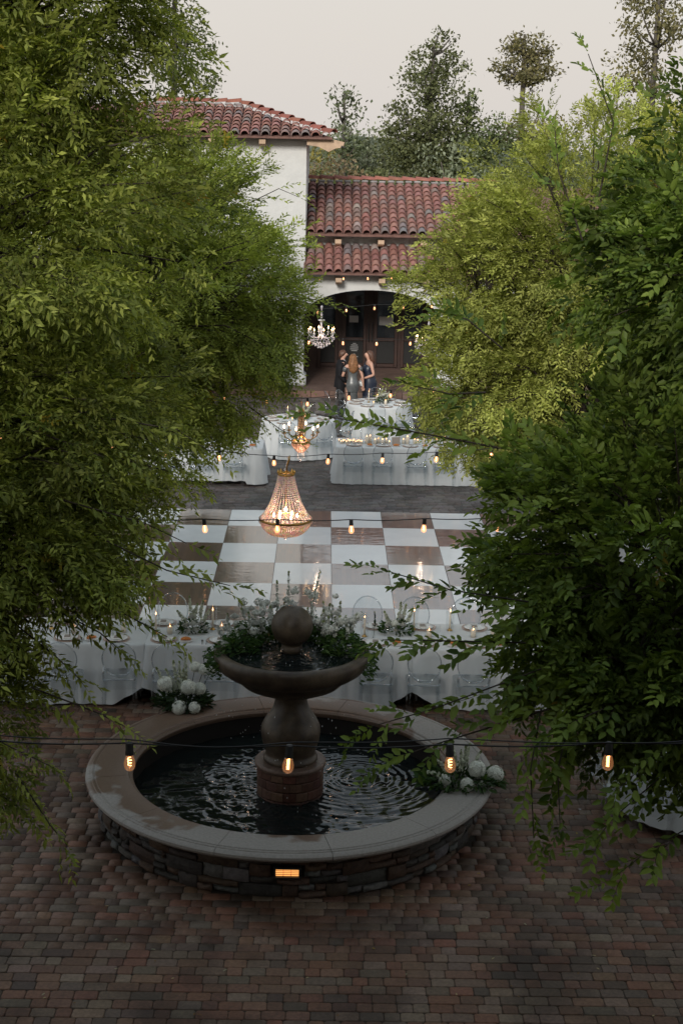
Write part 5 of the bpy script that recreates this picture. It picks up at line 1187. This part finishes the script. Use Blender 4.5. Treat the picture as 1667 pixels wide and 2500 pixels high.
tree('elm_tree', 'dark broad-leaved elm with long shoots trailing over the fountain and round table', (3.75, 11.4), [(3.6, 11.1, 5.8, 1.7, 1.6, 1.6), (2.65, 10.6, 3.7, 1.5, 1.4, 1.4), (2.55, 10.3, 3.05, 1.15, 1.1, .75)], 270, 10000, .23, .062, .030, ((.04, .08, .018), (.21, .275, .055)), 103, keep=lambda p_: .35 if p_[0] > 3.6 or p_[1] > 12.2 else 1,
     shoots=[([(1.2, 10.2, 4.62), (.75, 10.1, 4.72), (.3, 10.0, 4.80), (-.05, 10.0, 4.86)], 9, .26), ([(1.5, 9.9, 3.6), (.95, 9.7, 3.72), (.4, 9.7, 3.88)], 8, .27), ([(1.4, 9.8, 3.35), (.9, 9.6, 3.42), (.42, 9.6, 3.42)], 8, .27), ([(1.5, 9.7, 3.2), (1.0, 9.5, 3.05), (.55, 9.4, 2.95), (.28, 9.4, 2.86)], 9, .27),
             ([(1.55, 9.6, 2.95), (1.1, 9.5, 2.88), (.7, 9.4, 2.72), (.4, 9.4, 2.62)], 8, .26), ([(1.5, 9.6, 2.95), (1.42, 9.4, 2.6), (1.45, 9.3, 2.15)], 7, .27), ([(1.7, 9.6, 2.9), (1.6, 9.4, 2.6), (1.62, 9.3, 2.25)], 7, .27), ([(2.0, 9.5, 3.05), (1.7, 9.3, 3.0), (1.4, 9.2, 2.85)], 6, .27),
             ([(2.3, 9.5, 2.5), (2.0, 9.3, 2.35), (1.85, 9.2, 2.2)], 6, .28), ([(2.6, 9.5, 2.2), (2.25, 9.3, 2.1), (1.95, 9.2, 1.9)], 6, .28), ([(2.5, 9.4, 2.9), (2.2, 9.2, 2.8), (1.95, 9.1, 2.6)], 6, .28), ([(1.9, 10.8, 6.3), (1.95, 10.7, 6.8), (1.75, 10.7, 7.25)], 7, .22), ([(1.8, 10.8, 6.0), (1.6, 10.7, 6.4), (1.55, 10.7, 6.75)], 6, .22),
             ([(1.2, 10.2, 5.3), (.95, 10.1, 5.5), (.8, 10.1, 5.55)], 5, .25), ([(1.1, 10.2, 5.0), (.85, 10.1, 5.0), (.6, 10.1, 5.05)], 5, .25)])
tree('elm_tree', 'bright yellow-green elm in front of the tiled arcade roof', (3.95, 20.6), [(3.5, 20.4, 5.2, 2.15, 2.0, 2.1), (3.45, 20.2, 3.5, 2.1, 1.9, 1.5), (2.2, 20.3, 4.75, 1.15, 1.2, 1.25), (2.3, 20.2, 3.6, 1.0, 1.0, 1.2)], 330, 18500, .24, .058, .021, ((.20, .24, .05), YG), 104, quad=False,
     shoots=[([(1.7, 20.2, 4.2), (1.3, 20.2, 4.3), (1.05, 20.2, 4.35)], 6, .26), ([(1.6, 20.1, 3.6), (1.2, 20.1, 3.6), (.9, 20.1, 3.5)], 6, .26), ([(1.7, 20.1, 3.0), (1.2, 20.1, 2.95), (.8, 20.1, 3.0)], 6, .26)])
tree('elm_tree', 'tall yellow-green elm rising behind the dark broad-leaved elm', (5.3, 16.4), [(4.75, 15.7, 6.1, 1.75, 1.6, 1.6), (4.9, 15.8, 4.3, 1.6, 1.5, 1.5)], 140, 7000, .24, .058, .021, ((.19, .22, .04), (.42, .41, .09)), 105, quad=False)

tree('elm_tree', 'unseen elm added to shade the foreground from the tower side of the courtyard', (-5.6, 6.6), [(-4.9, 6.6, 5.2, 2.3, 2.3, 2.4), (-4.7, 7.6, 3.6, 1.8, 1.7, 1.5)], 60, 1700, .40, .12, .05, (DG, LG), 106, quad=False)  # out-of-view crown added to darken the near corner
tree('elm_tree', 'unseen elm added to shade the foreground, on the far side from the tower', (5.6, 6.6), [(4.9, 6.6, 5.2, 2.3, 2.3, 2.4), (4.7, 7.6, 3.6, 1.8, 1.7, 1.5)], 60, 1700, .40, .12, .05, (DG, LG), 107, quad=False)  # its counterpart, also out of view and added for shade
tree('elm_tree', 'hidden elm by the white tower, leaves darkened for the floor reflection', (-4.4, 37.5), [(-3.5, 36.6, 4.5, 2.1, 1.9, 1.9), (-4.2, 36.2, 3.2, 2.2, 1.8, 1.5), (-6, 36.5, 4.2, 1.9, 1.8, 1.9)], 120, 3600, .40, .12, .05, ((.03, .06, .014), (.09, .13, .03)), 108, quad=False)  # leaf colours darkened so the dance floor reflects dark on this side
# ------------------------------------------------------------------ trees beyond the buildings
def far_tree(name, label, x, y, z0, zt, cents, nl, pal, seed, leaf=.16, trunk_r=.16, group='trees beyond the arcade'):
    """cents: (dx, dy, z, rx, rz) clumps"""
    rng = np.random.default_rng(seed); t = thing(name, label, 'tree', (x, y, z0), 0, group); V = []; C = []
    w_ = np.array([c[3] ** 2 * c[4] for c in cents]); w_ = w_ / w_.sum(); pal = np.array(pal)
    for c, f_ in zip(cents, w_):
        m_ = int(nl * f_); ncl = max(8, m_ // 26); u = rng.normal(size=(ncl, 3)); u /= np.linalg.norm(u, axis=1)[:, None]; cl_ = np.array(c[:3]) + u * np.array([c[3], c[3], c[4]]) * (rng.random((ncl, 1)) ** .45)
        own = rng.integers(0, ncl, m_); P = cl_[own] + rng.normal(size=(m_, 3)) * np.array([.5, .5, .38]) * min(c[3], .9) * .42
        a = rng.normal(size=(m_, 3)); a /= np.linalg.norm(a, axis=1)[:, None]; b = np.cross(a, rng.normal(size=(m_, 3))); b /= np.linalg.norm(b, axis=1)[:, None]; s_ = leaf * rng.uniform(.6, 1.3, (m_, 1))
        V.append(np.stack([P, P + a * s_ * .5 + b * s_ * .28, P + a * s_, P + a * s_ * .5 - b * s_ * .28], 1)); tone = rng.uniform(.7, 1.3, ncl)[own] * rng.uniform(.8, 1.2, m_); k = rng.random((m_, 1)); C.append(np.repeat(((pal[0] * (1 - k) + pal[1] * k) * tone[:, None])[:, None], 4, 1))
    V = np.concatenate(V).reshape(-1, 3); C = np.concatenate(C).reshape(-1, 3)
    tag(link('crown', mesh_np('crown', V, np.arange(len(V)).reshape(-1, 4), C), M['farleaf'], t), kind='stuff')
    mb = MB(); g_ = random.Random(seed); mb.tube([(0, 0, -.1), (g_.uniform(-.1, .1), 0, zt * .5), (g_.uniform(-.1, .1), 0, zt)], [trunk_r * 1.3, trunk_r * .8, trunk_r * .25], 8)
    for c in cents:
        for q_ in range(4): s_ = Vector((0, 0, max(.3, c[2] - c[4] * g_.uniform(.3, .9)))); e = Vector(c[:3]) + rv(g_) * c[3] * .7; mb.tube([s_, s_.lerp(e, .5) + Vector((0, 0, -.1)), e], [trunk_r * .35, trunk_r * .2, .02], 5)
    mb.build('trunk', M['farbark'], t, True); return t
OL = ((.085, .10, .042), (.14, .15, .065)); OB = ((.13, .125, .055), (.19, .165, .075)); GR = ((.08, .11, .04), (.13, .155, .055))
far_tree('poplar_tree', 'tall dark sparse tree standing behind the tower roof', -6.0, 62, 0, 15.5, [(0, 0, 10.5, 1.6, 2.3), (.5, 0, 8.3, 1.7, 1.8), (-.6, 0, 13.5, 1.4, 2.6), (1.1, 0, 7.3, 1.2, .8)], 5200, ((.06, .08, .034), (.11, .125, .055)), 201, .17)
far_tree('pine_tree', 'slender grey-trunked tree with sparse tiers just past the tower eave', 0.55, 58, 0, 8.7, [(0, 0, 8.1, .75, .8), (-.2, 0, 7.0, .95, .7), (.45, 0, 6.6, .8, .6), (0, 0, 5.4, 1.2, .7)], 1500, ((.09, .115, .06), (.14, .16, .085)), 202, .16, .14)
far_tree('sycamore_tree', 'big olive-brown tree with an open crown above the arcade ridge', 3.75, 58, 0, 10.3, [(.1, 0, 9.2, 1.25, 1.2), (-.7, 0, 7.5, 1.0, 1.2), (.6, 0, 7.5, 1.15, 1.2), (-1.15, 0, 6.3, .95, 1.3), (.1, 0, 5.8, 1.5, 1.2), (.3, 0, 10.4, .6, .6)], 10000, OL, 203, .15, .2)
far_tree('sycamore_tree', 'small lollipop-crowned tree on a forked stem above the yellow-green elm', 7.45, 60, 0, 11, [(0, 0, 10.0, 1.05, .9), (.3, 0, 9.5, 1.2, .5), (-.35, 0, 10.6, .7, .55), (-.9, 0, 9.7, .5, .5), (.6, 0, 10.5, .55, .6), (.3, 0, 7.2, 1.4, .7)], 4200, OB, 204, .15, .2)
far_tree('sycamore_tree', 'low green tree between the two open-crowned trees', 5.2, 59, 0, 8.8, [(0, 0, 8.1, .8, .9), (0, 0, 6.8, 1.3, .9), (.9, 0, 7.2, 1.0, .8)], 3000, GR, 205, .15, .14)
far_tree('poplar_tree', 'tall light-leaved tree rising at the skyline beyond the tall yellow-green elm', 11.2, 54, 0, 14.5, [(0, 0, 11.4, 1.5, 1.7), (-.6, 0, 9.0, 1.3, 1.5), (.5, 0, 13.4, 1.2, 1.6)], 5000, OB, 206, .15)
g = random.Random(31)
SHR = ['rusty brown', 'pale grey-green', 'mid green', 'dusty olive', 'yellowing', 'silvery green', 'deep green', 'soft green']
for i, (x, y, zc, r, h) in enumerate(((.4, 56, 5.2, 1.2, 1.1), (1.6, 61, 6.2, 1.1, 1.0), (1.0, 54, 4.6, 1.2, 1.0), (2.2, 55, 5.0, 1.0, 1.0), (-.4, 63, 5.6, 1.4, 1.2), (4.6, 57, 5.6, 1.6, 1.5), (6.4, 58, 6.3, 1.8, 1.5), (8.8, 58, 6.0, 2, 1.8), (-3.2, 70, 6.0, 2.2, 1.6), (1.2, 72, 6.6, 2.4, 1.4), (4.5, 75, 6.8, 2.6, 1.4), (-7.5, 72, 6.0, 3, 2.2), (12, 70, 6.6, 3.2, 2.4), (-12, 68, 6.2, 3.2, 2.6))):
    pal = [((.2, .16, .09), (.26, .2, .12)), ((.17, .19, .12), (.27, .29, .21)), GR, OL, ((.17, .15, .04), (.25, .21, .06)), ((.19, .22, .14), (.28, .31, .22)), ((.10, .13, .06), (.15, .18, .08)), ((.15, .18, .09), (.21, .24, .13))][i % 8]  # belt colours lightened to suggest haze
    far_tree('bushy_tree', '%s bushy tree in the dense belt behind the arcade roof, number of its row hidden' % SHR[i % 8] if 0 else '%s bushy tree in the %s belt of trees behind the buildings' % (SHR[i % 8], 'first' if i < 8 else 'farther'), x, y, 0, zc, [(0, 0, zc, r, h), (r * .6, 0, zc - h * .6, r * .9, h * .8), (-r * .6, 0, zc - h * .7, r * .9, h * .8)], 3000, pal, 300 + i, .16, .12, 'belt of trees behind the buildings')
# far wooded rise behind everything, colour lightened for haze
def hill():
    nx, ny = 70, 14; V = []
    for j in range(ny):
        for i in range(nx):
            x = -220 + 440 * i / (nx - 1); y = 95 + 12 * j; V.append((x, y, -1 + 6.6 * math.sin(min(1, j / 9) * PI / 2) + 1.2 * math.sin(x * .05 + 1) + 1.4 * math.sin(x * .13 + j) + .8 * math.sin(x * .31)))
    return MB().add(V, [(j * nx + i, j * nx + i + 1, (j + 1) * nx + i + 1, (j + 1) * nx + i) for j in range(ny - 1) for i in range(nx - 1)])
tag(hill().build('hill', mat('wooded_hill', (.13, .145, .10), .95, .1, noise=(.35, .6), bump=(.5, 1., 1.5)), None, True), 'far wooded rise behind the courtyard buildings', kind='structure')
# a few fallen leaves on the paving
g = random.Random(61); V = []; F = []; C = []
for _ in range(90):
    x, y = g.uniform(-3, 3), g.uniform(10.2, 16)
    if math.hypot(x - FX, y - FY) < 2.1: continue
    a = g.uniform(0, 6.28); leaf_geo(V, F, C, Vector((x, y, .008)), Vector((math.cos(a), math.sin(a), .08)), Vector((0, 0, 1)), g.uniform(.025, .05), .016, g.choice([(.35, .26, .05), (.40, .33, .2), (.16, .09, .04), (.3, .3, .22)]), .02)
tag(link('fallen_leaves', mesh_np('fallen_leaves', np.array([tuple(v) for v in V]), F, C), M['leaf']), 'scattered small fallen leaves on the brick paving', kind='stuff')
